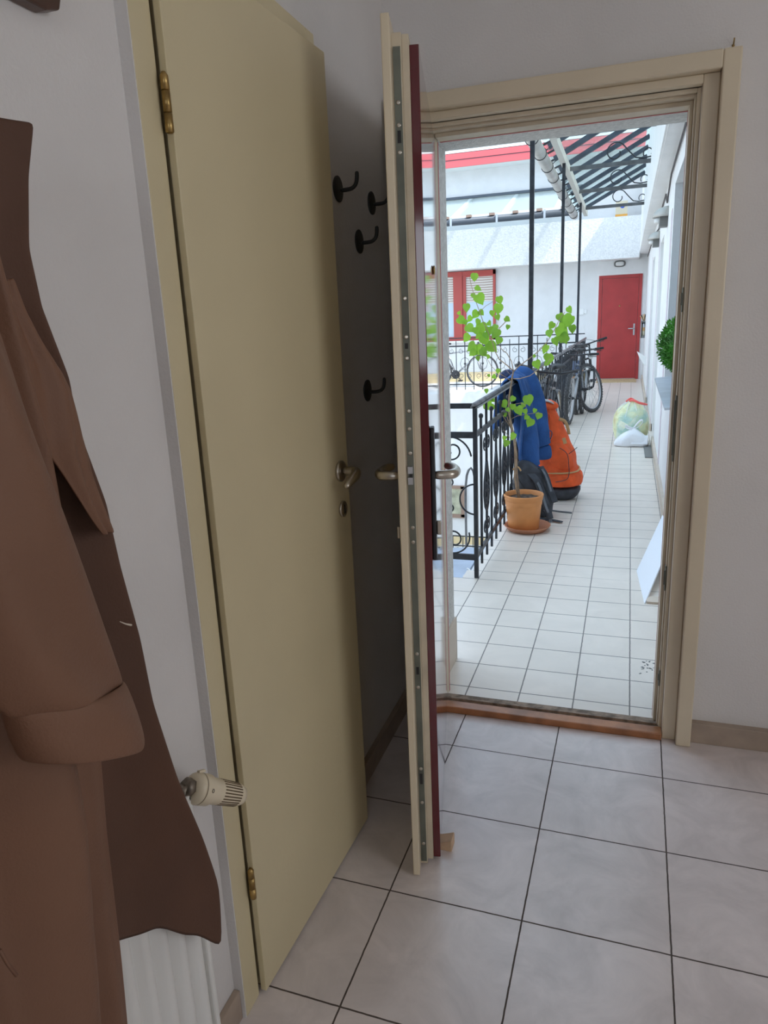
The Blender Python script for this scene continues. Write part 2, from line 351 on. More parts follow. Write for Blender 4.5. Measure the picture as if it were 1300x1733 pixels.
for a, b in (((2.44,-0.2,1.0),(2.50,-0.14,2.25)), ((2.44,0.84,1.0),(2.50,0.90,2.25)), ((2.44,-0.2,1.0),(2.50,0.9,1.06)), ((2.44,-0.2,2.19),(2.50,0.9,2.25))): q.box(a, b)
q.build('window_frame', 'white', w1)
struct(MB().box((0.256, 2.302, 0), (2.4, YW, 0.072)).build('baseboard_right', 'skirt', bevel=0.002))
struct(MB().box((XL, 1.70, 0), (XL+0.018, YW, 0.072)).build('baseboard_left', 'skirt', bevel=0.002))
struct(MB().box((-0.722, -2.6, 0), (-0.708, 1.004, 0.072)).build('baseboard_left', 'skirt', bevel=0.002))

# entry door frame (stepped profile) ------------------------------------------------
fr = MB()
def ubox(x_in, x_out, z_in, z_out, y0, y1, mb, off=0.0):       # U-shaped ring: right jamb, left jamb (mirrored), head
    cx = -0.225
    mb.box((cx+x_in, y0, 0), (cx+x_out, y1, z_out)); mb.box((cx-x_out-off, y0, 0), (cx-x_in-off, y1, z_out))
    mb.box((cx-x_in, y0, z_in), (cx+x_in, y1, z_out))
t1 = sthing('trim_1', (-0.225, 2.3, 0), label='cream stepped frame around the open entrance doorway', cat='door frame')
q = MB(); ubox(0.436, 0.481, 2.008, 2.053, 2.270, 2.330, q); q.build('architrave', 'creamtrim', t1, bevel=0.004)
q = MB(); ubox(0.394, 0.436, 1.985, 2.008, 2.303, 2.42, q); q.build('frame_face', 'creamtrim', t1, bevel=0.003)
q = MB(); ubox(0.383, 0.394, 1.974, 1.985, 2.335, 2.42, q, 0.008); q.build('frame_step', 'creamtrim', t1, bevel=0.002)
q = MB(); ubox(0.378, 0.383, 1.967, 1.974, 2.352, 2.42, q, 0.012); q.build('frame_step', 'creamedge', t1, bevel=0.0015)
q = MB(); ubox(0.368, 0.378, 1.955, 1.967, 2.385, 2.452, q, 0.0075); q.build('frame_stop', 'creamedge', t1, bevel=0.0015)
q = MB(); ubox(0.3675, 0.3685, 1.954, 1.9555, 2.444, 2.454, q, 0.0075); q.build('red_edge', 'redtrim', t1)
for z0, z1, x in ((1.395, 1.465, 0.157), (0.945, 1.150, 0.157), (0.515, 0.600, 0.157), (0.170, 0.228, 0.157)):
    q = MB().box((x-0.0055, 2.350, z0), (x-0.001, 2.375, z1)); q.box((x-0.009, 2.352, z0+0.02), (x-0.005, 2.358, z1-0.015))
    lb(q.build('strike_plate', 'lock', t1, bevel=0.001), 'worn metal strike plate let into the right jamb')
th = sthing('trim_2', (-0.22, 2.35, 0), label='orange brown wooden threshold under the open door', cat='threshold')
MB().box((-0.615, 2.288, 0), (0.168, 2.335, 0.026)).build('front_board', 'sillwood', th, bevel=0.004)
MB().box((-0.60, 2.335, 0), (0.16, 2.40, 0.018)).build('weathered_sill', 'worn', th, bevel=0.003)
MB().box((-0.60, 2.352, 0.018), (0.155, 2.362, 0.026)).build('weathered_strip', 'worn', th)

# entry door leaf -------------------------------------------------------------------
HG = Vector((-0.582, 2.334, 0)); RZ = math.atan2(-0.778, 0.166)
d1 = sthing('door_1', HG, RZ, label='open entrance door with glossy red outer face and cream inner face, edge towards the room', cat='door')
LM = d1.matrix_world
def L1(mb):
    mb.v = [LM@v for v in mb.v]; return mb
L1(MB().box((-0.036, -0.019, 0.012), (0.798, 0.0, 1.935))).build('outer_panel', 'red', d1, bevel=0.0015)
L1(MB().box((0.0, -0.0335, 0.012), (0.806, -0.0195, 1.952))).build('edge_strip', 'creamedge', d1, bevel=0.001)
L1(MB().box((0.0, -0.024, 0.012), (0.801, -0.0190, 1.943))).build('edge_bead', 'creamedge', d1, bevel=0.001)
L1(MB().box((0.0, -0.0525, 0.012), (0.822, -0.0335, 1.950))).build('core', 'creamedge', d1)
L1(MB().box((0.0, -0.069, 0.006), (0.860, -0.0520, 1.972))).build('inner_panel', 'creamtrim', d1, bevel=0.002)
ls = L1(MB().box((0.8205, -0.0500, 0.02), (0.8245, -0.0355, 1.925))).build('lock_strip', 'lock', d1)
lb(ls, 'long grey metal multipoint lock strip on the door edge')
q = MB()
for z in (1.826, 1.785, 1.735, 1.45, 1.37, 1.325, 1.21, 0.62, 0.53, 0.30, 0.20, 0.075, 1.17, 1.115, 0.94, 0.905):
    q.lathe([(0.0045, 0), (0.0045, 0.0012), (0.002, 0.0012)], LM@Vector((0.8243, -0.0428, z)), 10, LM.to_3x3()@Vector((1,0,0)))
q.build('screw', 'steel', ls)
q = MB()
for z0, z1 in ((1.752, 1.775), (1.345, 1.357), (0.565, 0.585), (0.255, 0.285), (1.055, 1.068)):
    p = LM@Vector((0.8245, -0.0428, (z0+z1)/2)); q.beam(p-Vector((0,0,(z1-z0)/2)), p+Vector((0,0,(z1-z0)/2)), 0.007, 0.0012, LM.to_3x3()@Vector((1,0,0)))
q.build('slot', 'dark', ls)
q = MB()
for z0, z1 in ((1.070, 1.086), (1.045, 1.061)):
    q.v += []; L = MB().box((0.824, -0.0485, z0), (0.836, -0.0375, z1)); q.add([LM@v for v in L.v], L.f)
lb(q.build('latch_bolt', 'rim', ls), 'bright metal latch bolt')
def lever(root, M, side, name='door_handle', plate=True, z=1.052, mt='steel', ln=0.115, out=0.055):
    """lever handle: neck out of the face, grip running back along -x of the leaf, tip turned to the face"""
    s = side; T = lambda *p: M@Vector(p)
    pts = [T(0.770, s*0.0, z), T(0.770, s*out*0.6, z), T(0.764, s*out*0.92, z), T(0.75, s*out, z), T(0.72, s*(out+0.002), z-0.002), T(0.69, s*(out+0.0), z-0.003), T(0.667, s*(out-0.010), z), T(0.655, s*(out-0.028), z)]
    return MB().tube(pts, [0.011, 0.011, 0.012, 0.0125, 0.0125, 0.012, 0.011, 0.009], 14).build(name, mt, root, subd=1)
# outside
Mo = LM@Matrix.Translation((0, 0.001, 0)); Mi = LM@Matrix.Translation((0, -0.069, 0))
L1(MB().box((0.745, 0.0, 0.845), (0.782, 0.010, 1.165))).build('handle_plate', 'black', d1, bevel=0.003)
lever(d1, Mo, 1)
lb(lever(d1, Mi, -1), 'nickel lever handle on the cream inner side')
L1(MB().box((0.745, -0.076, 0.855), (0.785, -0.069, 1.155))).build('handle_plate', 'steel', d1, bevel=0.002)
MB().lathe([(0.008, 0), (0.012, 0.001), (0.012, 0.004), (0.006, 0.006)], LM@Vector((0.36, 0, 1.535)), 20, LM.to_3x3()@Vector((0,1,0))).build('peephole', 'brass', d1)
L1(MB().box((0.758, 0.010, 0.905), (0.770, 0.022, 0.94))).build('cylinder', 'steel', d1, bevel=0.003)
L1(MB().box((0.768, -0.084, 0.90), (0.782, -0.076, 0.93))).build('cylinder', 'steel', d1, bevel=0.003)

# cream inner door on the left wall --------------------------------------------------
t3 = sthing('trim_3', (XL, 1.0, 0), label='cream door frame on the left wall beside the coat', cat='door frame')
MB().box((XL-0.05, 1.007, 0), (-0.700, 1.062, 2.04)).build('jamb', 'cream', t3, bevel=0.002)
MB().box((XL-0.05, 1.655, 0), (-0.700, 1.700, 2.04)).build('jamb', 'cream', t3, bevel=0.002)
MB().box((XL-0.05, 1.062, 1.975), (-0.700, 1.655, 2.04)).build('head', 'cream', t3, bevel=0.002)
q = MB().box((XL-0.01, 1.0045, 0), (-0.7005, 1.0068, 2.04)); lb(q.build('grey_side_strip', 'wall', t3), 'grey painted side of the frame')
d2 = sthing('door_2', (-0.686, 1.065, 0), label='plain cream inner door on the left wall with nickel knob handle', cat='door')
PH = Vector((-0.685, 1.067, 0)); PE = Vector((-0.6585, 1.653, 0)); dd = (PE-PH).normalized(); RZ2 = math.atan2(dd.y, dd.x)
d2.location = PH; d2.rotation_euler = (0,0,RZ2); d2.matrix_world = Matrix.Translation(PH)@Matrix.Rotation(RZ2, 4, 'Z')
M2 = d2.matrix_world
def L2(mb): mb.v = [M2@v for v in mb.v]; return mb
L2(MB().box((0, 0, 0.008), (0.588, 0.014, 1.985))).build('door_leaf', 'cream', d2, bevel=0.0015)
L2(MB().box((0.012, 0.014, 0.008), (0.575, 0.04, 1.972))).build('rebate', 'cream', d2)
nrm = M2.to_3x3()@Vector((0,-1,0))
MB().lathe([(0.024, 0), (0.026, 0.003), (0.026, 0.008), (0.021, 0.010)], M2@Vector((0.535, 0, 1.052)), 24, nrm).build('rose', 'steel', d2)
T = lambda *p: M2@Vector(p)
MB().tube([T(0.535,-0.008,1.052), T(0.535,-0.034,1.053), T(0.533,-0.046,1.053), T(0.522,-0.052,1.050), T(0.50,-0.053,1.044), T(0.478,-0.050,1.036), T(0.462,-0.047,1.028)], [0.011,0.0115,0.0135,0.014,0.012,0.009,0.007], 14).build('door_handle', 'steel', d2, subd=1)
MB().lathe([(0.018, 0), (0.020, 0.002), (0.020, 0.006), (0.016, 0.008)], T(0.537,0,0.955), 24, nrm).build('keyhole_cover', 'steel', d2)
L2(MB().box((0.534,-0.0087,0.944), (0.540,-0.0078,0.966))).build('keyhole', 'dark', d2)
for z in (1.745, 0.295):
    c = Vector((-0.688, 1.061, z)); hh = 0.042 if z > 1 else 0.036
    q = MB().lathe([(0.004,-hh-0.002),(0.0068,-hh),(0.0068,-hh*0.38)], c, 14); q.lathe([(0.0068,-hh*0.34),(0.0068,hh*0.36)], c, 14); q.lathe([(0.0068,hh*0.40),(0.0066,hh*0.86),(0.003,hh)], c, 14)
    lb(q.build('hinge', 'brass', d2), 'small round brass hinge')

# ------------------------------------------------------------------ gallery (outdoors)
struct(MB().box((-0.82, 2.40, -0.14), (0.6, 3.832, 0)).box((-2.4, 2.40, -0.14), (-0.82, 3.70, 0)).build('floor_landing', 'tile_a'), 'pale tiled landing just outside the doorway', 'floor')
struct(MB().box((-0.785, 3.832, -0.14), (0.6, 16.7, 0)).build('floor_gallery', 'tile_b'), 'long pale tiled gallery floor leading to the far red door', 'floor')
# rounded pale-blue slab lip outside the railing corner
lip = [(-0.82, 3.70), (-0.82, 4.32)] + [(-0.82-0.62*math.sin(t), 3.70+0.62*math.cos(t)) for t in [i*PI/20 for i in range(1, 10)]] + [(-1.44, 3.70)]
struct(MB().prism(lip, -0.16, -0.02, 2).build('trim_4', 'bluesl'), 'rounded pale blue slab lip outside the railing corner', 'slab edge')
struct(MB().box((-0.80, 3.83, -0.3), (-0.785, 14.1, -0.005)).build('trim_5', 'slabedge'), 'white painted edge of the gallery slab below the long railing', 'slab edge')
# left pier skirting outside
struct(MB().box((-0.652, 2.46, 0), (hx0+0.008, 2.728, 0.19)).box((-2.0, 2.72, 0), (hx0+0.008, 2.732, 0.19)).build('baseboard_outer', 'extskirt', bevel=0.002), 'tall beige tile skirting outside the doorway on the left', 'skirting')

def rw(y): return 0.300+0.0050*(y-3.0)
# right wall in segments with window recess and door recesses
q = MB()
def wallseg(q, y0, y1, z0, z1, dx=0.0, th=0.35):
    a, b = rw(y0)+dx, rw(y1)+dx
    q.add([(a,y0,z0),(a+th,y0,z0),(b+th,y1,z0),(b,y1,z0),(a,y0,z1),(a+th,y0,z1),(b+th,y1,z1),(b,y1,z1)], [(0,3,2,1),(4,5,6,7),(0,1,5,4),(1,2,6,5),(2,3,7,6),(3,0,4,7)])
wallseg(q, 2.72, 4.30, 0, 2.57); wallseg(q, 4.30, 6.45, 0, 0.86); wallseg(q, 4.30, 6.45, 2.36, 2.57)
wallseg(q, 6.45, 8.20, 0, 2.57); wallseg(q, 8.20, 9.15, 2.15, 2.57); wallseg(q, 9.15, 11.2, 0, 2.57); wallseg(q, 11.2, 12.1, 2.15, 2.57); wallseg(q, 12.1, 16.66, 0, 2.57)
wallseg(q, 4.0, 6.6, 0, 2.57, 0.34, 0.1); wallseg(q, 8.0, 9.4, 0, 2.57, 0.12, 0.1); wallseg(q, 11.0, 12.3, 0, 2.57, 0.12, 0.1)
struct(q.build('wall_gallery_right', 'extw'), 'white rendered gallery wall on the right with window and doors', 'wall')
q = MB()
for y0 in (6.62, 9.30, 12.2):
    wallseg(q, y0, y0+0.16, 0.0, 2.2, -0.004, 0.02)
struct(q.build('trim_6', 'lilac'), 'narrow lilac painted bands on the gallery wall', 'wall trim')
q = MB()
for y0, y1 in ((2.73, 4.30), (4.30, 8.20), (9.15, 11.2), (12.1, 16.62)): wallseg(q, y0, y1, 0, 0.09, -0.022, 0.03)
struct(q.build('baseboard_gallery', 'extskirt'), 'beige tile skirting along the right gallery wall', 'skirting')
q = MB().box((0.205, 2.73, 2.56), (0.9, 16.5, 2.60))
struct(q.build('ceiling_gallery', 'extw'), 'narrow white soffit above the right side of the gallery', 'soffit')
struct(MB().box((0.19, 2.72, 2.57), (0.205, 16.5, 4.35)).box((0.205, 2.72, 2.61), (4.5, 16.66, 4.35)).build('wall_upper_right', 'extw'), 'white upper wall above the gallery soffit', 'wall')
struct(MB().box((0.66, 2.72, -3), (4.5, 16.7, 2.56)).build('wall_house_right', 'extw'), 'body of the house on the right behind the gallery wall', 'wall')

# far side of the court -------------------------------------------------------------
YF = 16.66
struct(MB().box((-9, YF, -3.0), (3.0, YF+0.4, 5.0)).build('wall_far', 'extw'), 'white rendered wall at the far end of the gallery', 'wall')
struct(MB().box((-9, 16.06, 2.475), (0.19, 16.66, 3.275)).build('wall_far_band', 'rough'), 'rough rendered white parapet band above the far doors', 'wall')
struct(MB().box((-9, 14.1, -0.22), (-0.785, YF, 0)).build('floor_far', 'slabedge'), 'white slab of the far gallery across the court', 'floor')
struct(MB().box((-9, 14.2, -3.2), (-0.7, 14.35, -0.22)).build('wall_far_lower', 'extw'), 'white court wall under the far gallery', 'wall')
struct(MB().box((-9, 14.17, -3.2), (-0.7, 14.2, -3.02)).build('trim_7', 'yellow'), 'low yellow plinth at the foot of the court wall', 'plinth')
struct(MB().box((-9, YF-0.02, 0), (-0.8, YF, 0.22)).build('trim_8', 'yellow'), 'yellowish plinth on the far gallery behind the standing bicycle', 'plinth')
struct(MB().box((-9, 2.4, -3.4), (0.6, 14.3, -3.2)).build('floor_court', 'ground'), 'pale ground of the courtyard below the railing', 'ground')
struct(MB().box((-0.75, 3.7, -3.2), (0.6, 14.2, -0.14)).build('wall_under_gallery', 'extw'), 'wall of the storey below the gallery', 'wall')
struct(MB().box((-9.3, 2.4, -3.2), (-9, 17, 5)).build('wall_court_left', 'extw'), 'white wall closing the court on the left', 'wall')
rf = sthing('trim_9', (-4, 15.97, 4.5), label='red and white eaves boards high on the far house', cat='eaves')
MB().box((-9, 15.97, 4.505), (3, 16.01, 4.635)).build('lower_board', 'redroof', rf); MB().box((-9, 15.96, 4.65), (3, 16.01, 4.765)).build('upper_board', 'redroof', rf)
MB().box((-9, 15.98, 4.63), (3, 16.01, 4.655)).build('dark_gap', 'darkzinc', rf)  # dark strip filling the gap between the red boards
MB().box((-9, 15.96, 4.775), (3, 16.01, 4.83)).build('white_edge', 'white', rf); MB().box((-9, 15.96, 4.84), (3, 16.66, 4.95)).build('roof_gutter', 'darkzinc', rf)
MB().box((-9, 16.01, 4.55), (3, 16.66, 4.59)).build('soffit_board', 'white', rf)

# far red door ----------------------------------------------------------------------
d3 = sthing('door_3', (-0.19, YF, 0), label='closed red door at the far end of the gallery', cat='door')
MB().box((-0.600, YF-0.03, 0.0), (-0.530, YF, 2.185)).box((0.215, YF-0.03, 0), (0.278, YF, 2.185)).box((-0.53, YF-0.03, 2.12), (0.215, YF, 2.185)).build('door_frame', 'redfar', d3, bevel=0.004)
MB().box((-0.525, YF-0.022, 0.02), (0.21, YF-0.004, 2.115)).build('door_leaf', 'redfar', d3, bevel=0.003)
MB().box((-0.635, YF-0.012, 0.0), (-0.600, YF, 2.22)).box((-0.6, YF-0.012, 2.185), (0.28, YF, 2.22)).build('white_surround', 'white', d3)
MB().box((0.135, YF-0.034, 0.93), (0.170, YF-0.022, 1.17)).build('handle_plate', 'rim', d3, bevel=0.003)
MB().tube([(0.153, YF-0.03, 1.07), (0.153, YF-0.075, 1.07), (0.13, YF-0.08, 1.07), (0.03, YF-0.08, 1.072)], 0.011, 10).build('door_handle', 'rim', d3)
MB().lathe([(0.012,0),(0.018,0.002),(0.018,0.006),(0.008,0.008)], (-0.16, YF-0.022, 1.55), 14, (0,-1,0)).build('peephole', 'brass', d3)
# far window with red frame ---------------------------------------------------------
w2 = sthing('window_2', (-3.7, YF, 0.94), label='red framed window with blinds across the court', cat='window')
q = MB(); X0, X1, Z0, Z1 = -5.0, -2.82, 0.94, 2.46; yf = YF-0.07
q.box((X0, yf, Z1-0.10), (X1, YF, Z1)).box((X0, yf, Z0), (X1, YF, Z0+0.09)).box((X1-0.055, yf, Z0), (X1, YF, Z1)).box((-3.78, yf-0.01, Z0), (-3.57, YF, Z1)).box((X0, yf, Z0), (X0+0.07, YF, Z1))
q.build('window_frame', 'redtrim', w2, bevel=0.004)
q = MB().box((-3.565, yf+0.008, Z0+0.09), (-3.49, YF, Z1-0.1)).box((-3.49, yf+0.008, Z1-0.13), (X1-0.055, YF, Z1-0.1)); q.build('sash', 'redtrim', w2)
MB().box((-3.49, YF-0.03, Z0+0.09), (X1-0.055, YF-0.01, Z1-0.13)).build('pane', 'darkglass', w2)
MB().box((-4.93, YF-0.03, Z0+0.09), (-3.78, YF-0.01, Z1-0.1)).build('pane', 'darkglass', w2)
MB().box((-3.49, YF-0.040, Z0+0.85), (X1-0.055, YF-0.030, Z1-0.13)).box((-4.93, YF-0.040, Z0+0.85), (-3.78, YF-0.030, Z1-0.1)).build('wavy_blind', 'wavyblind', w2)
MB().box((-3.49, YF-0.040, Z0+0.09), (X1-0.055, YF-0.030, Z0+0.848)).box((-4.93, YF-0.040, Z0+0.09), (-3.78, YF-0.030, Z0+0.848)).build('lower_blind', mat('pale_blue_blind', (0.55, 0.66, 0.74), 0.3), w2)
MB().box((X0-0.05, YF-0.12, Z0-0.04), (X1+0.05, YF, Z0)).build('window_sill', 'white', w2)
# court window below
w4 = sthing('window_4', (-3.3, 14.2, -2.5), label='small brown framed window low in the court wall', cat='window')
q = MB().box((-3.9, 14.14, -1.99), (-3.04, 14.2, -1.93)).box((-3.9, 14.14, -2.62), (-3.04, 14.2, -2.54)).box((-3.14, 14.14, -2.6), (-3.04, 14.2, -1.94)); q.build('window_frame', 'brownframe', w4)
MB().box((-3.9, 14.17, -2.54), (-3.14, 14.19, -1.99)).build('pane', mat('court_pane', (0.5, 0.5, 0.36), 0.2, var=0.5, vscale=4), w4)

# window on the right with grey sill -------------------------------------------------
w3 = sthing('window_3', (0.3, 5.3, 0.87), label='window recess on the right with a sloping grey tin sill', cat='window')
MB().add([(0.222,4.32,0.858),(0.64,4.32,0.885),(0.64,6.42,0.885),(0.236,6.34,0.858),(0.222,4.32,0.872),(0.64,4.32,0.900),(0.64,6.42,0.900),(0.236,6.34,0.872)], [(0,3,2,1),(4,5,6,7),(0,1,5,4),(1,2,6,5),(2,3,7,6),(3,0,4,7)]).build('window_sill', 'sillgrey', w3)
MB().box((0.60, 4.35, 0.9), (0.64, 6.4, 2.35)).build('pane', 'darkglass', w3)

# ------------------------------------------------------------------ railings
def copy_part(o, parent, dx=0, dy=0, dz=0):
    c = o.copy(); C.objects.link(c); c.parent = parent; c.location = o.location+Vector((dx, dy, dz)); return c
XR = -0.742
r1 = thing('gallery_railing', 'long dark wrought iron railing with scrolls along the left of the gallery', 'railing', (XR, 3.72, 0))
q = MB().beam((XR, 3.70, 0.955), (XR, 14.69, 0.955), 0.042, 0.008); q.tube([(XR-0.0, 3.70, 0.966), (XR, 14.69, 0.966)], 0.015, 8)
lb(q.build('handrail', 'railtop', r1), 'worn grey handrail')
MB().beam((XR, 3.72, 0.805), (XR, 14.69, 0.805), 0.012, 0.03).build('middle_rail', 'iron', r1)
MB().beam((XR, 3.72, 0.122), (XR, 14.69, 0.122), 0.012, 0.03).build('bottom_rail', 'iron', r1)
MB().box((XR-0.011, 3.709, 0.0), (XR+0.011, 3.731, 0.955)).build('post', 'iron', r1)
bt = bs = None; sc1 = None
y = 3.72+0.1635; i = 0
while y < 14.6 and i < 66:
    if i % 2 == 0:
        if bs is None:
            q = MB().beam((XR, y, 0.03), (XR, y, 0.875), 0.013, 0.013); q.lathe([(0.002,0),(0.011,0.004),(0.0135,0.014),(0.011,0.024),(0.002,0.029)], (XR, y, 0.872), 12)
            bs = q.build('bar', 'iron', r1); ys = y
        else: copy_part(bs, r1, dy=y-ys)
    else:
        if bt is None: bt = MB().beam((XR, y, 0.03), (XR, y, 0.955), 0.013, 0.013).build('bar', 'iron', r1); yt = y
        else: copy_part(bt, r1, dy=y-yt)
    if i % 2 == 1:
        if sc1 is None:
            q = MB(); yc = y; W = 0.0045
            for s in (-1, 1):
                # C scrolls high under the middle rail
                q.tube(arc((XR, yc+s*0.052, 0.715), lambda u: 0.040*(1-0.62*u), -PI/2, -PI/2+s*PI*2.6, 26, 0), W, 6, side=(1,0,0))
                q.tube(arc((XR, yc+s*0.046, 0.215), lambda u: 0.040*(1-0.62*u), PI/2, PI/2-s*PI*2.6, 26, 0), W, 6, side=(1,0,0))
                # heart / lyre in the middle
                q.tube([(XR, yc, 0.30), (XR, yc+s*0.05, 0.34), (XR, yc+s*0.078, 0.41), (XR, yc+s*0.070, 0.49), (XR, yc+s*0.035, 0.55), (XR, yc+s*0.012, 0.60)], W*1.5, 6)
                q.tube(arc((XR, yc+s*0.042, 0.455), lambda u: 0.034*(1-0.6*u), -PI/2, -PI/2-s*PI*2.4, 24, 0), W*1.4, 6, side=(1,0,0))
                q.tube(arc((XR, yc+s*0.040, 0.375), lambda u: 0.026*(1-0.6*u), PI/2, PI/2+s*PI*2.2, 20, 0), W*1.4, 6, side=(1,0,0))
            q.lathe([(0.003,-0.016),(0.015,-0.008),(0.015,0.008),(0.003,0.016)], (XR, yc, 0.45), 10)
            sc1 = q.build('scroll_ornament', 'iron', r1); ysc = y
        else: copy_part(sc1, r1, dy=y-ysc)
    y += 0.1635; i += 1
# short return rail to the left
YR = 3.725
r2 = thing('landing_railing', 'short iron railing returning left from the corner post, with large curls', 'railing', (-1.5, YR, 0))
MB().beam((-2.35, YR, 0.960), (XR-0.012, YR, 0.960), 0.012, 0.028).build('handrail', 'iron', r2)
MB().beam((-2.35, YR, 0.805), (XR-0.012, YR, 0.805), 0.014, 0.034).build('middle_rail', 'iron', r2)
MB().beam((-2.35, YR, 0.118), (XR-0.012, YR, 0.118), 0.014, 0.034).build('bottom_rail', 'iron', r2)
MB().box((-2.36, YR-0.01, 0), (-2.34, YR+0.01, 0.96)).build('post', 'iron', r2)
q0 = None
for k, xx in enumerate((-0.87, -1.24, -1.61, -1.98)):
    if q0 is None:
        q = MB()
        q.tube(arc((xx-0.02, YR, 0.67), lambda u: 0.125*(1-0.0*u), 0.15, PI*0.95, 16, 1), 0.005, 6, side=(0,1,0))
        q.tube(arc((xx+0.0, YR, 0.72), lambda u: 0.058*(1-0.75*u), -PI*0.9, PI*1.4, 30, 1), 0.005, 6, side=(0,1,0))
        q.tube(arc((xx+0.123, YR, 0.45), 0.085, PI*0.5, PI*1.5, 20, 1), 0.005, 6, side=(0,1,0))
        q.tube(arc((xx-0.02, YR, 0.54), lambda u: 0.032*(1-0.6*u), PI*1.2, -PI*0.8, 20, 1), 0.0045, 6, side=(0,1,0))
        q.tube(arc((xx-0.02, YR, 0.40), lambda u: 0.032*(1-0.6*u), PI*0.8, PI*2.8, 20, 1), 0.0045, 6, side=(0,1,0))
        q.tube(arc((xx-0.01, YR, 0.235), 0.10, -PI*0.95, 0.25, 18, 1), 0.005, 6, side=(0,1,0))
        q.tube(arc((xx-0.0, YR, 0.215), lambda u: 0.056*(1-0.75*u), PI*0.9, -PI*1.4, 30, 1), 0.005, 6, side=(0,1,0))
        q0 = q.build('scroll_ornament', 'iron', r2)
    else: copy_part(q0, r2, dx=xx+0.87)
# far railing
YR3 = 14.69
r3 = thing('far_railing', 'fine iron railing with small curls on the gallery across the court', 'railing', (-2.5, YR3, 0))
MB().beam((-6, YR3, 1.045), (-0.76, YR3, 1.045), 0.02, 0.02).build('handrail', 'iron', r3)
MB().beam((-6, YR3, 0.885), (-0.76, YR3, 0.885), 0.018, 0.028).build('middle_rail', 'iron', r3)
MB().beam((-6, YR3, 0.11), (-0.76, YR3, 0.11), 0.015, 0.025).build('bottom_rail', 'iron', r3)
ba = bb = sc = None; x = -0.93; i = 0
while x > -5.9:
    if i % 2 == 0:
        if ba is None: ba = MB().beam((x, YR3, -0.02), (x, YR3, 1.04), 0.016, 0.016).build('bar', 'iron', r3); xa = x
        else: copy_part(ba, r3, dx=x-xa)
        if sc is None:
            q = MB()
            for s in (-1, 1):
                for zc in (0.78, 0.28):
                    q.tube(arc((x+s*0.075, YR3, zc), lambda u: 0.055*(1-0.6*u), PI/2*(1 if zc > 0.5 else -1), PI/2*(1 if zc > 0.5 else -1)-s*(1 if zc > 0.5 else -1)*PI*2.3, 20, 1), 0.0045, 5, side=(0,1,0))
                q.tube([(x, YR3, 0.66), (x+s*0.07, YR3, 0.62), (x+s*0.10, YR3, 0.53), (x+s*0.07, YR3, 0.44), (x, YR3, 0.40)], 0.0045, 5)
            q.lathe([(0.003,-0.03),(0.024,-0.012),(0.024,0.012),(0.003,0.03)], (x, YR3, 0.53), 10)
            sc = q.build('scroll_ornament', 'iron', r3); xs = x
        else: copy_part(sc, r3, dx=x-xs)
    else:
        if bb is None: bb = MB().beam((x, YR3, -0.02), (x, YR3, 0.99), 0.014, 0.014).build('bar', 'iron', r3); xb = x
        else: copy_part(bb, r3, dx=x-xb)
    x -= 0.183; i += 1
# ground level railing under the far gallery
YG = 13.2
r4 = thing('court_railing', 'thin iron railing down in the court, seen through the landing railing', 'railing', (-3, YG, -3.2))
for z in (-2.72, -2.92): MB().beam((-6, YG, z), (-2.0, YG, z), 0.02, 0.02).build('rail', 'iron', r4)
b0 = None
for k in range(18):
    xx = -2.1-k*0.2
    if b0 is None: b0 = MB().beam((xx, YG, -3.2), (xx, YG, -2.72), 0.014, 0.014).tube(arc((xx-0.1, YG, -3.03), 0.07, 0, 2*PI, 18, 1), 0.005, 5).build('bar', 'iron', r4)
    else: copy_part(b0, r4, dx=-k*0.2)
# grey arched pole in the court
ap = []
for (px, py) in ((790,950),(789,900),(788,850),(788,825),(790,805),(793,796),(797,792),(801,797),(803,806),(804,830)): ap.append(at(px, py, 1, 9.0))
p0 = ap[0].copy(); p0.z = -3.2
tag(MB().tube([p0]+ap, 0.016, 8).build('arched_pole', 'greybeam'), 'thin grey pole with a bent over top standing in the court', 'pole')

# ------------------------------------------------------------------ glass canopy over the gallery
ca = thing('glass_canopy', 'glass canopy on dark poles above the gallery with scroll brackets', 'canopy', (XR, 8.0, 0))
for yy, zt in ((6.07, 3.06), (8.96, 3.06), (12.1, 3.06)):
    q = MB().beam((XR, yy, 0.0), (XR, yy, zt), 0.034, 0.034); q.build('pole', 'iron', ca)
MB().beam((XR-0.01, 5.0, 3.10), (XR-0.01, 13.75, 3.10), 0.06, 0.09).build('edge_beam', mat('pale_grey_steel', (0.50, 0.49, 0.45), 0.6), ca)
for yy in (5.98, 7.80, 9.58, 11.34, 13.1):
    MB().beam((XR, yy, 3.10), (0.19, yy, 3.10), 0.035, 0.045).build('tie_beam', 'greybeam', ca)
    q = MB()
    q.tube(arc((-0.20, yy, 3.23), lambda u: 0.105*(1-0.62*max(0, u-0.35)/0.65), PI*0.25, PI*2.05, 30, 1), 0.008, 6, side=(0,1,0))
    q.tube([(-0.125, yy, 3.305), (-0.05, yy, 3.22), (0.02, yy, 3.15), (0.10, yy, 3.135), (0.19, yy, 3.145)], 0.008, 6)
    q.tube(arc((0.16, yy, 3.19), lambda u: 0.06*(1-0.4*u), PI*1.2, -PI*0.2, 14, 1), 0.007, 6, side=(0,1,0))
    q.build('scroll_bracket', 'iron', ca)
yy = 5.1
while yy < 13.8:
    MB().beam((XR-0.12, yy, 3.13), (0.19, yy, 3.66), 0.045, 0.055).build('rafter', 'rafterpaint', ca); yy += 0.66
MB().add([(XR-0.16, 5.0, 3.155), (0.19, 5.0, 3.71), (0.19, 13.8, 3.71), (XR-0.16, 13.8, 3.155)], [(0,1,2,3)]).build('glass_roof', 'glasspane', ca, solid=0.006)
q = MB()
gp = [(XR-0.19, 5.0, 3.05), (XR-0.19, 13.55, 3.05)]
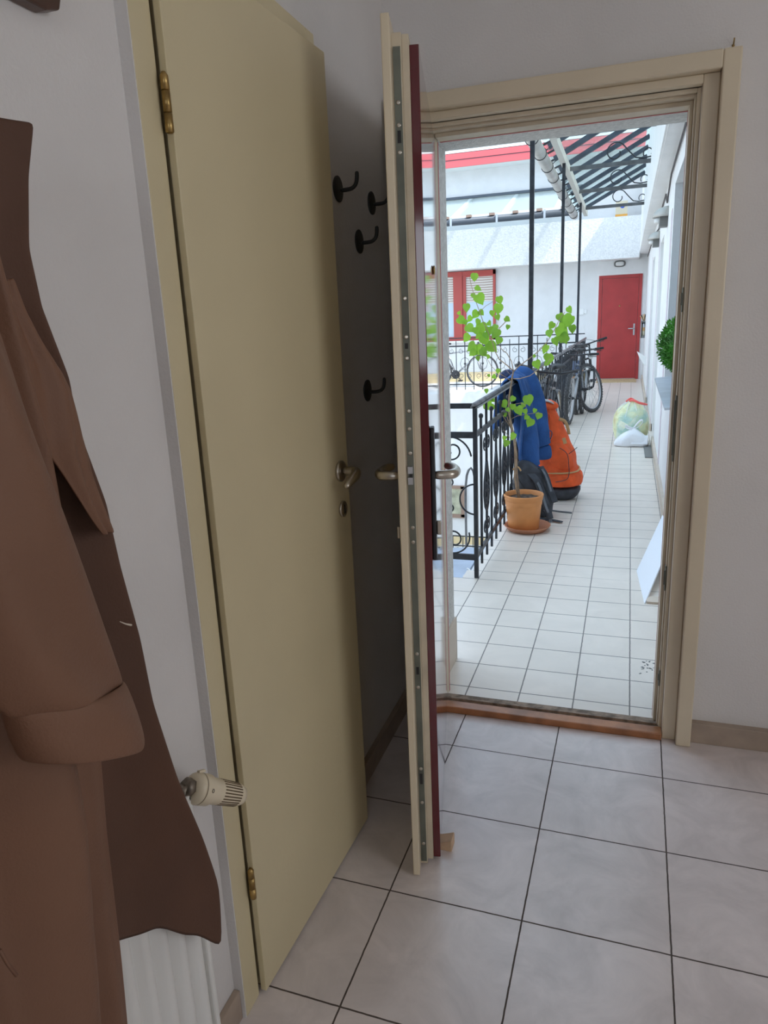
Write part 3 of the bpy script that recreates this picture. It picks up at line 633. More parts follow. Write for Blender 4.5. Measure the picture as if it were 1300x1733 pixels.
q.tube(gp, 0.062, 16); q.build('gutter', 'zinc', ca)
b0 = None
for k in range(12):
    yy = 5.4+k*0.72
    q = MB().tube([Vector((XR-0.19, yy, 3.05))+Vector((math.cos(t)*0.066, 0, math.sin(t)*0.066)) for t in [j*2*PI/16 for j in range(16)]], 0.004, 6, closed=True)
    q.tube([(XR-0.13, yy, 3.07), (XR-0.08, yy+0.05, 3.13), (XR-0.04, yy+0.07, 3.14)], 0.004, 5)
    if b0 is None: b0 = q.build('gutter_clip', 'iron', ca); y0 = yy
    else: copy_part(b0, ca, dy=yy-y0)
b0 = None
for k in range(20):
    yy = 5.2+k*0.43
    if b0 is None: b0 = MB().beam((XR-0.16, yy, 3.11), (XR-0.03, yy, 3.16), 0.05, 0.012).build('glazing_clip', 'iron', ca); y0 = yy
    else: copy_part(b0, ca, dy=yy-y0)

# far canopy ------------------------------------------------------------------------
cf = thing('far_glass_canopy', 'whitish glass canopy with white rafters and dark gutter over the far gallery', 'canopy', (-4, 14.7, 3.2))
MB().add([(-9, 14.72, 3.36), (-0.98, 14.72, 3.36), (-0.98, 16.66, 3.98), (-9, 16.66, 3.98)], [(0,1,2,3)]).build('glass_roof', 'whitishglass', cf, solid=0.01)
MB().tube([(-9, 14.66, 3.262), (-0.98, 14.66, 3.262)], 0.065, 12).build('gutter', 'darkzinc', cf)
MB().beam((-9, 14.70, 3.345), (-0.98, 14.70, 3.345), 0.03, 0.05).build('edge_strip', 'white', cf)
MB().beam((-9, 16.62, 4.0), (-0.9, 16.62, 4.0), 0.05, 0.05).build('wall_flashing', 'darkzinc', cf)
xx = -1.35; b0 = None; x0 = xx; k = 0
while xx > -8.9:
    if b0 is None: b0 = MB().beam((xx, 14.74, 3.33), (xx, 16.62, 3.93), 0.07, 0.08).build('rafter', 'white', cf)
    else: copy_part(b0, cf, dx=xx-x0)
    xx -= 1.0
b0 = None
for k in range(18):
    xx = -1.2-k*0.45
    if b0 is None: b0 = MB().box((xx-0.05, 14.60, 3.325), (xx+0.05, 14.74, 3.37)).build('glazing_clip', 'brownframe', cf)
    else: copy_part(b0, cf, dx=-k*0.45)
b0 = None
for k in range(9):
    xx = -1.55-k*0.9
    if b0 is None: b0 = MB().box((xx-0.02, 14.585, 3.19), (xx+0.02, 14.60, 3.34)).build('gutter_bracket', 'rim', cf)
    else: copy_part(b0, cf, dx=-k*0.9)

# ------------------------------------------------------------------ things indoors
def wall_hook(px, py, label, sz=1.0):
    c = at(px, py, 0, XL); K = 1.38
    t = thing('wall_hook', label, 'hook', c, group='black wall hooks behind the cream door')
    MB().lathe([(0.0225*K, 0), (0.0235*K, 0.0015), (0.0235*K, 0.004), (0.021*K, 0.0052)], c, 28, (1,0,0)).build('back_plate', 'hook', t)
    MB().tube([c+Vector(p)*K for p in ((0.004,0,-0.003),(0.020,0,-0.003),(0.030,0,-0.002),(0.037,0,0.003),(0.040,0,0.010),(0.041,0,0.020),(0.041,0,0.028))], 0.0056, 12).build('arm', 'hook', t, subd=1)
wall_hook(571, 320, 'leftmost of the black round wall hooks, beside the cream door edge')
wall_hook(628, 344, 'upper black round wall hook nearest the room corner')
wall_hook(607, 409, 'black round wall hook lower than the two topmost hooks')
wall_hook(621, 661, 'lowest black round wall hook, far below the other three')

# wooden coat rack at the top left
ra = thing('coat_rack', 'dark stained wooden coat rack board on the left wall above the coat', 'coat rack', (XL, 0.5, 1.8))
pts = [at(98, 64, 0, -0.715), at(103, 50, 0, -0.715), at(95, -40, 0, -0.715)]
ye = pts[0].y
poly = [(-0.6, 1.925), (-0.6, 1.795), (ye-0.03, 1.795), (ye-0.006, 1.803), (ye, 1.82), (ye-0.004, 1.925)]
MB().prism([(a, b) for a, b in poly], -0.7215, -0.700, 0).build('board', 'rackwood', ra, bevel=0.003)
for yy in (0.82, 0.62, 0.42):
    MB().tube([(-0.700, yy, 1.86), (-0.68, yy, 1.862), (-0.655, yy, 1.862)], [0.010, 0.009, 0.014], 14).build('peg', 'rackwood', ra, subd=1)
    MB().lathe([(0.0055,0),(0.0045,0.002),(0.001,0.003)], (-0.700, yy-0.02, 1.842), 12, (1,0,0)).build('screw', 'rim', ra)

# coat ------------------------------------------------------------------------------
def interp(tab, t):
    for (a, va), (b, vb) in zip(tab, tab[1:]):
        if t <= b:
            k = (t-a)/(b-a) if b > a else 0; k = max(0, min(1, k)); k = k*k*(3-2*k)*0.5+k*0.5
            return tuple(p+(q_-p)*k for p, q_ in zip(va, vb)) if isinstance(va, tuple) else va+(vb-va)*k
    return tab[-1][1]
ct = thing('coat', 'long brown trench coat hanging on the left wall in front of the radiator', 'coat', (-0.62, 0.5, 1.7))
# open front flap: right outline taken where it hangs, x = -0.66 .. -0.6
outl = [(0.0, (58, 207)), (0.07, (49, 300)), (0.16, (50, 420)), (0.25, (72, 520)), (0.34, (118, 640)), (0.42, (132, 720)), (0.52, (180, 850)), (0.62, (205, 960)), (0.70, (238, 1080)), (0.78, (260, 1190)), (0.86, (302, 1320)), (0.92, (345, 1420)), (0.965, (372, 1500)), (1.0, (377, 1602))]
def flap(u, v):
    px, py = interp(outl, v)
    R = at(px, py, 0, -0.600)
    hem = interp([(0.0, 0.70), (0.52, 0.606), (0.77, 0.531), (0.90, 0.466), (1.0, 0.405)], u)
    top = 1.62; zt = R.z
    y0 = 0.36
    k = u
    yy = y0+(R.y-y0)*k
    # rows follow the right edge at the right, the hem line at the bottom
    zr = (top+0.01*(1-u)) + (hem-top)*v
    zz = top+(hem-top)*(top-zt)/(top-0.405)
    xx = -0.60-0.055*math.sin(PI*min(1, (1-u)*1.1))+0.014*math.sin(u*9+v*2.2)*(0.35+0.65*v)*(1-u**4)+0.008*math.sin(u*17+v*5)*(1-u**4)
    return Vector((xx, yy, zz))
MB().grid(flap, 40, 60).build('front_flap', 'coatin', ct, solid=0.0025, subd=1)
# main body, nearer
bout = [(0.0, (-40, 300)), (0.10, (-8, 450)), (0.17, (24, 560)), (0.25, (58, 680)), (0.31, (84, 760)), (0.40, (106, 880)), (0.50, (125, 1000)), (0.60, (148, 1140)), (0.70, (168, 1270)), (0.80, (179, 1410)), (0.88, (193, 1530)), (0.94, (203, 1620)), (1.0, (214, 1740))]
def body(u, v):
    px, py = interp(bout, v)
    R = at(px, py, 0, -0.582)
    y0 = -0.05; yy = y0+(R.y-y0)*u
    zz = R.z+(1-u)*0.02
    xx = -0.547+0.05*math.sin((1-u)*PI*0.9)*(0.6)+0.036*math.sin((1-u)*15-v*3.5+0.8)*(1-u**6)*min(1, v*2+0.2)+0.012*math.sin((1-u)*27+v*4)*(1-u**8)
    g = lambda c, w_: math.exp(-((1-u-c)/w_)**2)
    t1 = max(0, 1-v/0.62); t2 = max(0, (v-0.55)/0.45)
    xx += t1**0.5*(0.016*g(0.045+0.03*v, 0.012)-0.014*g(0.075+0.04*v, 0.014)+0.018*g(0.11+0.05*v, 0.016)-0.012*g(0.15+0.06*v, 0.02))
    xx += t2**0.6*(0.014*g(0.05, 0.03)-0.022*g(0.13, 0.04)+0.016*g(0.22-0.05*v, 0.035)-0.016*g(0.31, 0.04))
    return Vector((xx-0.035*u**8, yy, zz))
MB().grid(body, 150, 80).build('body', 'coat', ct, solid=0.004, subd=1)
# fold-over lapel / loose front edge with stitched buttonholes
lap = [(0.0, (0, 16, 470)), (0.12, (10, 40, 530)), (0.24, (28, 66, 580)), (0.36, (42, 104, 630)), (0.44, (52, 119, 662)), (0.54, (62, 129, 700)), (0.64, (72, 138, 740)), (0.72, (86, 146, 768)), (0.80, (108, 153, 800)), (0.88, (132, 166, 838)), (0.95, (155, 179, 875)), (1.0, (174, 187, 900))]
def lapel(u, v):
    pl, pr_, py = interp(lap, v)
    a = at(pl, py+6, 0, -0.578); b = at(pr_, py, 0, -0.5955)
    p = a.lerp(b, u); p.x += 0.013*math.sin(u*PI)*(0.4+0.6*math.sin(v*PI)**2)+0.006*math.sin(u*9+v*7)*math.sin(u*PI)
    return p
MB().grid(lapel, 24, 40).build('lapel', 'coat', ct, solid=0.003, subd=1)
for (a, b) in (((82, 728), (110, 731)), ((165, 893), (177, 898)), ((203, 1052), (222, 1058))):
    MB().tube([at(a[0], a[1], 0, -0.585), at((a[0]+b[0])/2, (a[1]+b[1])/2+1, 0, -0.583), at(b[0], b[1], 0, -0.585)], [0.0006, 0.0009, 0.0015], 6).build('buttonhole', 'thread', ct)
# sleeve: flattened tube, cuff turned back
def sleeve_ring(pl, pr, x, thick, n=20):
    a = at(pl[0], pl[1], 0, x); b = at(pr[0], pr[1], 0, x); c = (a+b)/2; h = (b-a)/2; nn = Vector((1, 0, 0))
    return [c+h*math.cos(t)+nn*math.sin(t)*thick for t in [2*PI*j/n for j in range(n)]]
rings = [((-190, 420), (-40, 520), 0.03), ((-180, 560), (0, 640), 0.038), ((-150, 740), (62, 800), 0.040), ((-110, 900), (100, 900), 0.040), ((-70, 1060), (140, 1010), 0.038), ((-25, 1180), (168, 1090), 0.036), ((15, 1215), (190, 1152), 0.036)]
def ringmesh(rings, x, n=20, cap=False, wob=0.0):
    q = MB(); vs = []
    for i, (a, b, t) in enumerate(rings):
        r = sleeve_ring(a, b, x, t, n)
        for j, p in enumerate(r): p.x += wob*math.sin(j*1.3+i*1.1); vs.append(p)
    k = len(rings)
    q.add(vs, [(i*n+j, i*n+(j+1) % n, (i+1)*n+(j+1) % n, (i+1)*n+j) for i in range(k-1) for j in range(n)], True); return q
ringmesh(rings, -0.475, wob=0.0055).build('sleeve', 'coat', ct, solid=0.003, subd=2)
cuff = [((18, 1205), (190, 1148), 0.036), ((16, 1206), (196, 1150), 0.041), ((30, 1245), (214, 1196), 0.044), ((47, 1286), (227, 1246), 0.044), ((52, 1292), (220, 1262), 0.040), ((48, 1284), (214, 1250), 0.034)]
ringmesh(cuff, -0.475, wob=0.002).build('cuff', 'coat', ct, solid=0.002, subd=2)
MB().tube([at(0, 1608, 0, -0.50), at(12, 1630, 0, -0.50), at(28, 1651, 0, -0.50)], 0.0016, 6).build('loose_thread', 'coat', ct)

# radiator --------------------------------------------------------------------------
rd = thing('radiator', 'white ribbed panel radiator low on the left wall behind the coat', 'radiator', (-0.66, 0.3, 0.1))
y1, zb, zt = 0.868, 0.12, 0.655
prof = []
n = 150
for i in range(n+1):
    yy = y1-0.012-i*0.0068
    ph = (i % 6)/6.0; d = [0.0, 0.0, 0.016, 0.020, 0.020, 0.016][i % 6]
    prof.append((-0.676+d, yy))
q = MB(); vs = []
for (x, yv) in prof: vs += [(x, yv, zb+0.012), (x, yv, zt-0.012)]
q.add(vs, [(2*i, 2*i+1, 2*i+3, 2*i+2) for i in range(n)], True)
q.build('ribbed_panel', 'rad', rd)
MB().box((-0.705, y1-0.012-n*0.0068, zb), (-0.673, y1, zt)).box((-0.673, y1-0.012, zb), (-0.660, y1, zt)).box((-0.673, y1-0.012-n*0.0068, zb), (-0.660, y1, zb+0.014)).box((-0.673, y1-0.012-n*0.0068, zt-0.014), (-0.660, y1, zt)).build('casing', 'rad', rd, bevel=0.004)
MB().box((-0.721, 0.6, 0.3), (-0.70, 0.63, 0.34)).box((-0.721, 0.0, 0.3), (-0.70, 0.03, 0.34)).build('bracket', 'rad', rd)
# thermostatic head, axis along +y and slightly outwards/down as in the photograph
va = at(324, 1333, 0, -0.665); vb = at(409, 1346, 0, -0.625); ax = (vb-va).normalized()
MB().tube([Vector((-0.685, 0.86, 0.640)), Vector((-0.680, va.y-0.03, va.z+0.004)), va+ax*0.002], 0.011, 12).lathe([(0.013, -0.016), (0.016, -0.012), (0.016, 0.0), (0.013, 0.003)], va, 6, ax).tube([va-ax*0.02, va-ax*0.02+Vector((0,0,-0.02)), Vector((-0.70, va.y-0.03, 0.45)), Vector((-0.705, va.y-0.03, 0.0))], [0.011,0.009,0.0075,0.0075], 10).build('valve_body', 'castbrass', rd)
Lh = (vb-va).length
hd = MB().lathe([(0.016, -0.002), (0.0245, 0.004), (0.0265, 0.010), (0.0265, 0.0135)], va, 40, ax).build('valve_collar', 'valve', rd)
h2 = MB().lathe([(0.0262, 0.0145), (0.0265, 0.017), (0.0262, 0.034), (0.0225, 0.041), (0.0215, Lh*0.62), (0.0195, Lh*0.90), (0.0165, Lh*0.985), (0.009, Lh)], va, 40, ax).build('valve_head', 'valve', rd)
q = MB(); u = ax.orthogonal().normalized(); v = ax.cross(u)
for k in range(26):
    t = 2*PI*k/26; n_ = u*math.cos(t)+v*math.sin(t)
    q.beam(va+ax*(Lh*0.50)+n_*0.0218, va+ax*(Lh*0.86)+n_*0.0200, 0.0022, 0.0010, n_)
q.build('slot', 'slot', h2)
MB().lathe([(0.0266, 0.0134), (0.0266, 0.0147)], va, 40, ax, caps=False).build('ring_mark', 'slot', h2)
fd = (EYE-va); fd = (fd-ax*fd.dot(ax)).normalized(); up_ = (Vector((0,0,1))-fd*fd.z); up_ = (up_-ax*up_.dot(ax)).normalized()
MB().tube([va+ax*(0.026+0.0020*math.cos(t))+fd*0.0268+up_*0.0030*math.sin(t) for t in [j*2*PI/18 for j in range(18)]], 0.0005, 5, closed=True).build('zero_mark', 'valveprint', h2)
MB().beam(va+ax*0.004+up_*0.026+fd*0.004, va+ax*0.016+up_*0.030+fd*0.004, 0.007, 0.004, up_).build('lock_tab', 'valve', h2)

# wedge
wd = MB().add([(-0.47,1.592,0),(-0.395,1.592,0),(-0.395,1.632,0),(-0.47,1.632,0),(-0.47,1.592,0.006),(-0.395,1.592,0.034),(-0.395,1.632,0.034),(-0.47,1.632,0.006)], [(0,3,2,1),(4,5,6,7),(0,1,5,4),(1,2,6,5),(2,3,7,6),(3,0,4,7)])
tag(wd.build('door_wedge', 'wedge', bevel=0.002), 'small pale wooden wedge pushed under the red door', 'door stop')
tag(MB().tube([(0.238, 2.332, 2.072), (0.238, 2.322, 2.076), (0.2385, 2.316, 2.086)], 0.0018, 8).lathe([(0.004,0),(0.003,0.002)], (0.238, 2.33, 2.072), 10, (0,-1,0)).build('nail', 'brass'), 'tiny bent nail in the wall above the door frame corner', 'nail')

# ------------------------------------------------------------------ potted sapling
PC = Vector((-0.588, 4.715, 0.0))
sa = MB().lathe([(0.118, 0.0), (0.128, 0.004), (0.150, 0.030), (0.156, 0.034), (0.156, 0.038), (0.146, 0.036), (0.120, 0.012), (0.02, 0.010)], PC, 48)
tag(sa.build('plant_saucer', 'saucer'), 'reddish terracotta saucer under the potted sapling', 'saucer')
pt = thing('potted_sapling', 'tall thin green leaved sapling in an orange pot on the gallery floor', 'potted plant', PC+Vector((-0.02, 0, 0.012)))
PB = Vector((PC.x-0.026, PC.y, 0.012))
MB().lathe([(0.098, 0), (0.103, 0.004), (0.119, 0.165), (0.1195, 0.167), (0.122, 0.170), (0.124, 0.196), (0.1235, 0.199), (0.1265, 0.202), (0.1335, 0.232), (0.133, 0.238), (0.126, 0.240), (0.121, 0.236), (0.116, 0.20), (0.112, 0.18)], PB, 56, caps=False).lathe([(0.098, 0), (0.001, 0.001)], PB, 56, caps=False).build('pot', 'terra', pt)
q = MB()
def soilf(u, v):
    r = v*0.1155; t = u*2*PI
    return PB+Vector((r*math.cos(t), r*math.sin(t), 0.208+0.006*noise.noise(Vector((r*40*math.cos(t), r*40*math.sin(t), 1)))))
q.grid(soilf, 40, 12); q.build('soil', 'soil', pt)
def P(px, py, y): return at(px, py, 1, y)
st = MB()
def stem(pts, y0, y1, r0, r1):
    n = len(pts); pp = [P(a, b, y0+(y1-y0)*i/(n-1)) for i, (a, b) in enumerate(pts)]
    st.tube(pp, [r0+(r1-r0)*i/(n-1) for i in range(n)], 7)
stem([(880,852),(875,830),(871,805),(874,775),(872,750),(866,720),(861,695),(862,670),(866,645),(869,628)], 4.70, 4.62, 0.0075, 0.005)
stem([(881,852),(878,828),(875,800),(875,768),(870,742),(858,705)], 4.72, 4.66, 0.006, 0.003)
stem([(879,850),(873,815),(872,790),(871,760),(869,735),(863,715),(864,690)], 4.69, 4.68, 0.0055, 0.003)
stem([(869,628),(858,618),(845,608),(838,595),(834,580),(826,562),(818,545),(812,528),(806,512),(802,498),(797,480),(795,468)], 4.62, 4.60, 0.0035, 0.0015)
stem([(869,628),(866,612),(858,598),(848,590),(842,575),(846,555),(856,545),(862,540)], 4.62, 4.64, 0.003, 0.0013)
stem([(868,630),(878,620),(897,606),(912,594),(925,580),(934,566),(940,555),(947,540),(956,528)], 4.62, 4.56, 0.0035, 0.0016)
stem([(865,641),(880,641),(897,636),(912,625),(925,616),(933,604)], 4.63, 4.58, 0.003, 0.0014)
stem([(866,645),(852,636),(842,630),(832,620),(824,606)], 4.63, 4.60, 0.0025, 0.0014)
stem([(870,738),(862,720),(852,705),(846,690),(848,678)], 4.67, 4.64, 0.0025, 0.0013)
stem([(860,712),(875,704),(892,701),(908,699),(918,700)], 4.66, 4.60, 0.002, 0.0012)
stem([(864,690),(872,684),(882,682),(889,685),(893,696)], 4.64, 4.60, 0.0022, 0.0012)
stem([(867,745),(858,735),(850,724),(849,716)], 4.68, 4.66, 0.002, 0.0012)
stem([(812,528),(822,518),(832,512),(838,508)], 4.60, 4.62, 0.0018, 0.001)
stem([(830,572),(840,560),(852,548),(858,540)], 4.60, 4.62, 0.0018, 0.001)
stem([(868,638),(862,632),(853,622)], 4.62, 4.6, 0.0015, 0.001)
st.build('stem', 'bark', pt)
def leaf_to(q, c, size, ang, tilt, turn, fold=0.25):
    """poplar leaf: broad heart shaped base, drawn out tip; c is the leaf centre"""
    out = [(0,-0.42),(0.20,-0.50),(0.40,-0.40),(0.50,-0.16),(0.44,0.08),(0.28,0.30),(0.12,0.46),(0,0.62)]
    Rm = Matrix.Rotation(turn, 3, 'Z')@Matrix.Rotation(tilt, 3, 'X')@Matrix.Rotation(ang, 3, 'Y')
    rows = []
    vs = [Vector((0, 0, z)) for (x, z) in out]
    L = [Vector((-x, 0, z)) for (x, z) in out[1:-1]]; Rr = [Vector((x, 0, z)) for (x, z) in out[1:-1]]
    def bend(p): return Vector((p.x, abs(p.x)*fold+0.25*(p.z*p.z)*fold-0.04, p.z))
    pts = [Vector((0,0,out[0][1])), Vector((0,0,-0.1)), Vector((0,0,0.25)), Vector((0,0,out[-1][1]))]+Rr+L
    pts = [c+Rm@(bend(p)*size) for p in pts]
    r = lambda i: 4+i; l = lambda i: 4+6+i
    f = [(0,r(0),r(1),1), (1,r(1),r(2),r(3)), (1,r(3),r(4),2), (2,r(4),r(5),3), (0,1,l(1),l(0)), (1,l(3),l(2),l(1)), (1,2,l(4),l(3)), (2,3,l(5),l(4))]
    q.add(pts, f, True)
LV = []
def o3(lst): LV.extend([(740+a/5.777, 440+b/5.777, s/5.777) for a, b, s in lst])
o3([(365,165,58),(400,275,50),(415,380,85),(285,465,60),(375,530,62),(430,515,46),(235,590,66),(320,575,48),(400,605,48),(315,665,72),(433,665,84),(380,690,55),(290,760,66),(340,850,78),(410,740,55),(465,780,80),(510,620,42),(570,715,76),(600,785,62),(530,850,88),(420,880,82),(450,900,72),(398,960,38),(500,945,34),(610,390,56),(600,475,72),(540,520,44),(590,560,44),(685,578,44),(690,655,36),(510,690,62),(560,660,55),(350,905,60),(480,735,55),(595,1085,36),(558,1140,36),(505,1130,24),(480,1280,36),(495,1420,66),(537,1360,36),(537,1445,36),(215,520,30),(275,610,40),(350,345,36),
    (1205,560,60),(1250,590,70),(1215,690,92),(1240,770,70),(1120,640,52),(1095,715,56),(1155,795,60),(1060,870,66),(1095,960,80),(975,1020,64),(1070,1010,40),(950,940,26)])
LV.extend([(880+a/4.643, 440+b/4.643, s/4.643) for a, b, s in [(390,390,40),(380,480,80),(335,550,84),(345,610,66),(410,540,48)]])
LV.extend([(750+a/5.096, 660+b/5.096, s/5.096) for a, b, s in [(525,120,56),(600,75,40),(655,175,62),(735,85,70),(600,145,40),(560,170,30),(535,213,30),(710,185,36),(790,178,30),(825,222,46),(720,235,36),(750,280,58),(605,400,50),(530,415,32),(545,460,48),(385,140,60),(425,80,44),(425,150,44),(692,130,36)]])
q = MB(); rl = random.Random(3)
for (px, py, s) in LV:
    yy = 4.60+rl.uniform(-0.07, 0.08); c = P(px, py, yy); size = s/FPX*yy*1.35
    leaf_to(q, c, size, PI+rl.uniform(-0.9, 0.9), rl.uniform(-0.5, 0.35), 0.25+rl.uniform(-0.6, 0.6))
leafm = MM['leaf']; nt = leafm.node_tree; b = nt.nodes['Principled BSDF']
b.inputs['Subsurface Weight'].default_value = 0
tr = nt.nodes.new('ShaderNodeBsdfTranslucent'); tr.inputs[0].default_value = (0.36, 0.62, 0.06, 1)
ms = nt.nodes.new('ShaderNodeMixShader'); ms.inputs[0].default_value = 0.45
nt.links.new(b.outputs[0], ms.inputs[1]); nt.links.new(tr.outputs[0], ms.inputs[2]); nt.links.new(ms.outputs[0], nt.nodes['Material Output'].inputs[0])
q.build('foliage', 'leaf', pt)

# ------------------------------------------------------------------ sweatshirt over the railing
jk = thing('sweatshirt', 'navy blue hooded sweatshirt draped over the railing with both sleeves hanging', 'clothing', (XR, 5.4, 0.96))
def drape(u, v):      # u along the railing, v from outside hem over the rail to the inside hem
    y = 5.02+0.62*u
    prof = [(0.0, (-0.865, 0.60)), (0.25, (-0.845, 0.80)), (0.42, (-0.800, 0.975)), (0.50, (-0.748, 1.012)), (0.58, (-0.700, 0.990)), (0.70, (-0.668, 0.88)), (0.85, (-0.672, 0.66)), (1.0, (-0.690, 0.42))]
    x, z = interp(prof, v)
    f = math.sin(u*22+v*2)*0.014+math.sin(u*41-v*3)*0.006
    out = -1 if v < 0.5 else 1
    amp = min(1, abs(v-0.5)*5)
    x += out*f*amp
    z += 0.012*math.sin(u*PI*3)*(1-amp) - 0.04*(u-0.5)**2 + (0.10*math.sin(u*3+0.6)-0.06)*(v > 0.9)
    if v < 0.25: z += 0.05*math.sin(u*5)*(0.25-v)*4
    return Vector((x, y, z))
MB().grid(drape, 40, 44).build('body', 'navy', jk, solid=0.012, subd=1)
def fab_tube(pts, rad, n=22, seed=0, amp=0.10):
    q = MB(); q.tube(pts, rad, n, flat=0.72, side=(1, 0.25, 0))
    for i, p in enumerate(q.v):
        k = i//n; a = (i % n)/n*2*PI
        c = pts[min(k, len(pts)-1)]; c = Vector(c)
        d = p-c; q.v[i] = c+d*(1+amp*math.sin(a*2+k*0.35+seed)+amp*0.7*math.sin(a*3-k*0.5+seed*2)+amp*0.35*math.sin(k*1.7+a*2))
    return q
def smooth_path(pts, n):
    out = []
    for i in range(n+1):
        t = i/n*(len(pts)-1); k = min(int(t), len(pts)-2); f = t-k
        p0 = pts[max(k-1, 0)]; p1 = pts[k]; p2 = pts[k+1]; p3 = pts[min(k+2, len(pts)-1)]
        out.append(0.5*((2*p1)+(p2-p0)*f+(2*p0-5*p1+4*p2-p3)*f*f+(3*p1-p0-3*p2+p3)*f**3))
    return out
def lerpr(rs, n):
    out = []
    for i in range(n+1):
        t = i/n*(len(rs)-1); k = min(int(t), len(rs)-2); out.append(rs[k]+(rs[k+1]-rs[k])*(t-k))
    return out
s1 = smooth_path([at(858,634,1,5.30), at(872,640,1,5.28), at(881,668,1,5.25), at(886,705,1,5.22), at(893,745,1,5.20), at(898,775,1,5.18), at(903,791,1,5.18)], 26)
fab_tube(s1, lerpr([0.045, 0.075, 0.088, 0.093, 0.088, 0.078, 0.064], 26), seed=1, amp=0.05).build('sleeve', 'navy', jk, subd=1)
MB().tube([at(902.5,789,1,5.18), at(904,796,1,5.18), at(906,806,1,5.18), at(906.5,809,1,5.18)], [0.052, 0.056, 0.054, 0.044], 20, flat=0.72, side=(1,0.25,0)).build('cuff', 'navy', jk, subd=1)
s2 = smooth_path([at(872,630,1,5.45), at(888,638,1,5.45), at(898,665,1,5.43), at(905,700,1,5.42), at(912,735,1,5.40), at(916,755,1,5.40)], 24)
fab_tube(s2, lerpr([0.05, 0.080, 0.092, 0.096, 0.090, 0.075], 24), seed=4, amp=0.05).build('sleeve', 'navy', jk, subd=1)
MB().tube([at(916,753,1,5.40), at(918,762,1,5.40), at(919.5,774,1,5.40), at(919.5,778,1,5.40)], [0.066, 0.071, 0.068, 0.055], 20, flat=0.72, side=(1,0.25,0)).build('cuff', 'navy', jk, subd=1)
MB().tube([at(844,640,1,5.1), at(852,634,1,5.12), at(862,630,1,5.16), at(868,636,1,5.2)], [0.012, 0.03, 0.034, 0.02], 12, flat=0.5).build('hood_lining', 'navylin', jk, subd=1)

# ------------------------------------------------------------------ backpacks
def wob(a, s, o=0): return lambda v: (a*noise.noise(v*s+Vector((o, 0, 0))), a*noise.noise(v*s+Vector((0, o+9, 0))), a*0.6*noise.noise(v*s+Vector((3, 3, o))))
ob = thing('hiking_backpack', 'big orange canvas backpack standing on the gallery floor behind the sweatshirt', 'backpack', (-0.48, 5.66, 0))
def OC(z): return Vector((interp([(0, -0.480), (0.12, -0.475), (0.25, -0.492), (0.4, -0.525), (0.55, -0.553), (0.68, -0.572), (0.78, -0.588)], z), 5.66, z))
def OR(z): return interp([(0, 0.15), (0.04, 0.175), (0.10, 0.19), (0.20, 0.190), (0.25, 0.178), (0.30, 0.175), (0.42, 0.155), (0.55, 0.125), (0.66, 0.098), (0.74, 0.078), (0.78, 0.04)], z)
zs = [0.105+i*(0.765-0.105)/28 for i in range(29)]
q = MB().loft([(OC(z), OR(z)*(1+0.02*math.sin(z*40)), OR(z)*0.80*(1+0.03*math.sin(z*31)), 2.5) for z in zs], 40)
q.build('main_bag', 'orange', ob, wob=wob(0.022, 9), subd=1)
MB().loft([(OC(z), OR(z)*f, OR(z)*0.80*f, 2.6) for z, f in ((0.0, 0.80), (0.008, 0.93), (0.03, 1.0), (0.07, 1.02), (0.107, 1.01))], 40).build('base', 'greyb', ob, subd=1)
# lower compartment bulge and seam
MB().loft([(OC(z), OR(z)*f, OR(z)*0.8*f, 2.4) for z, f in ((0.108, 1.0), (0.13, 1.05), (0.17, 1.09), (0.21, 1.07), (0.235, 1.0))], 40).build('lower_compartment', 'orange', ob, wob=wob(0.015, 12, 4), subd=1)
def ringpts(z, f=1.04, a0=-PI, a1=PI*0.35, n=26, dz=0.0):
    out = []
    for i in range(n+1):
        t = a0+(a1-a0)*i/n; cx, sy = math.cos(t), math.sin(t); zz = z+dz*math.sin(t*1.0)
        c = OC(zz); r = OR(zz)*f
        out.append(c+Vector((r*math.copysign(abs(cx)**0.8, cx), r*0.8*math.copysign(abs(sy)**0.8, sy), 0)))
    return out
lb(MB().tube(ringpts(0.238, 1.035, dz=0.012), 0.007, 8).build('zip', 'leather', ob), 'tan zip seam')
# side pocket
pk = MB().loft([(OC(z)+Vector((0.055, -0.075, 0)), rx, ry, 2.3) for z, rx, ry in ((0.245, 0.055, 0.05), (0.26, 0.095, 0.078), (0.32, 0.105, 0.085), (0.38, 0.098, 0.078), (0.43, 0.082, 0.062), (0.46, 0.05, 0.035))], 26).build('side_pocket', 'orange', ob, wob=wob(0.018, 13, 7), subd=1)
pz = [at(px, py, 1, 5.475) for px, py in ((947,758),(955,763),(961,771),(963,790),(963,803),(958,812),(940,816))]
lb(MB().tube(smooth_path(pz, 24), 0.0028, 6).build('pocket_piping', 'greyb', ob), 'dark piping round the side pocket')
lb(MB().tube([at(963,768,1,5.47), at(970,763,1,5.49), at(977,757,1,5.51)], 0.003, 6).build('pocket_piping', 'greyb', ob), 'dark piping across the pocket flap')
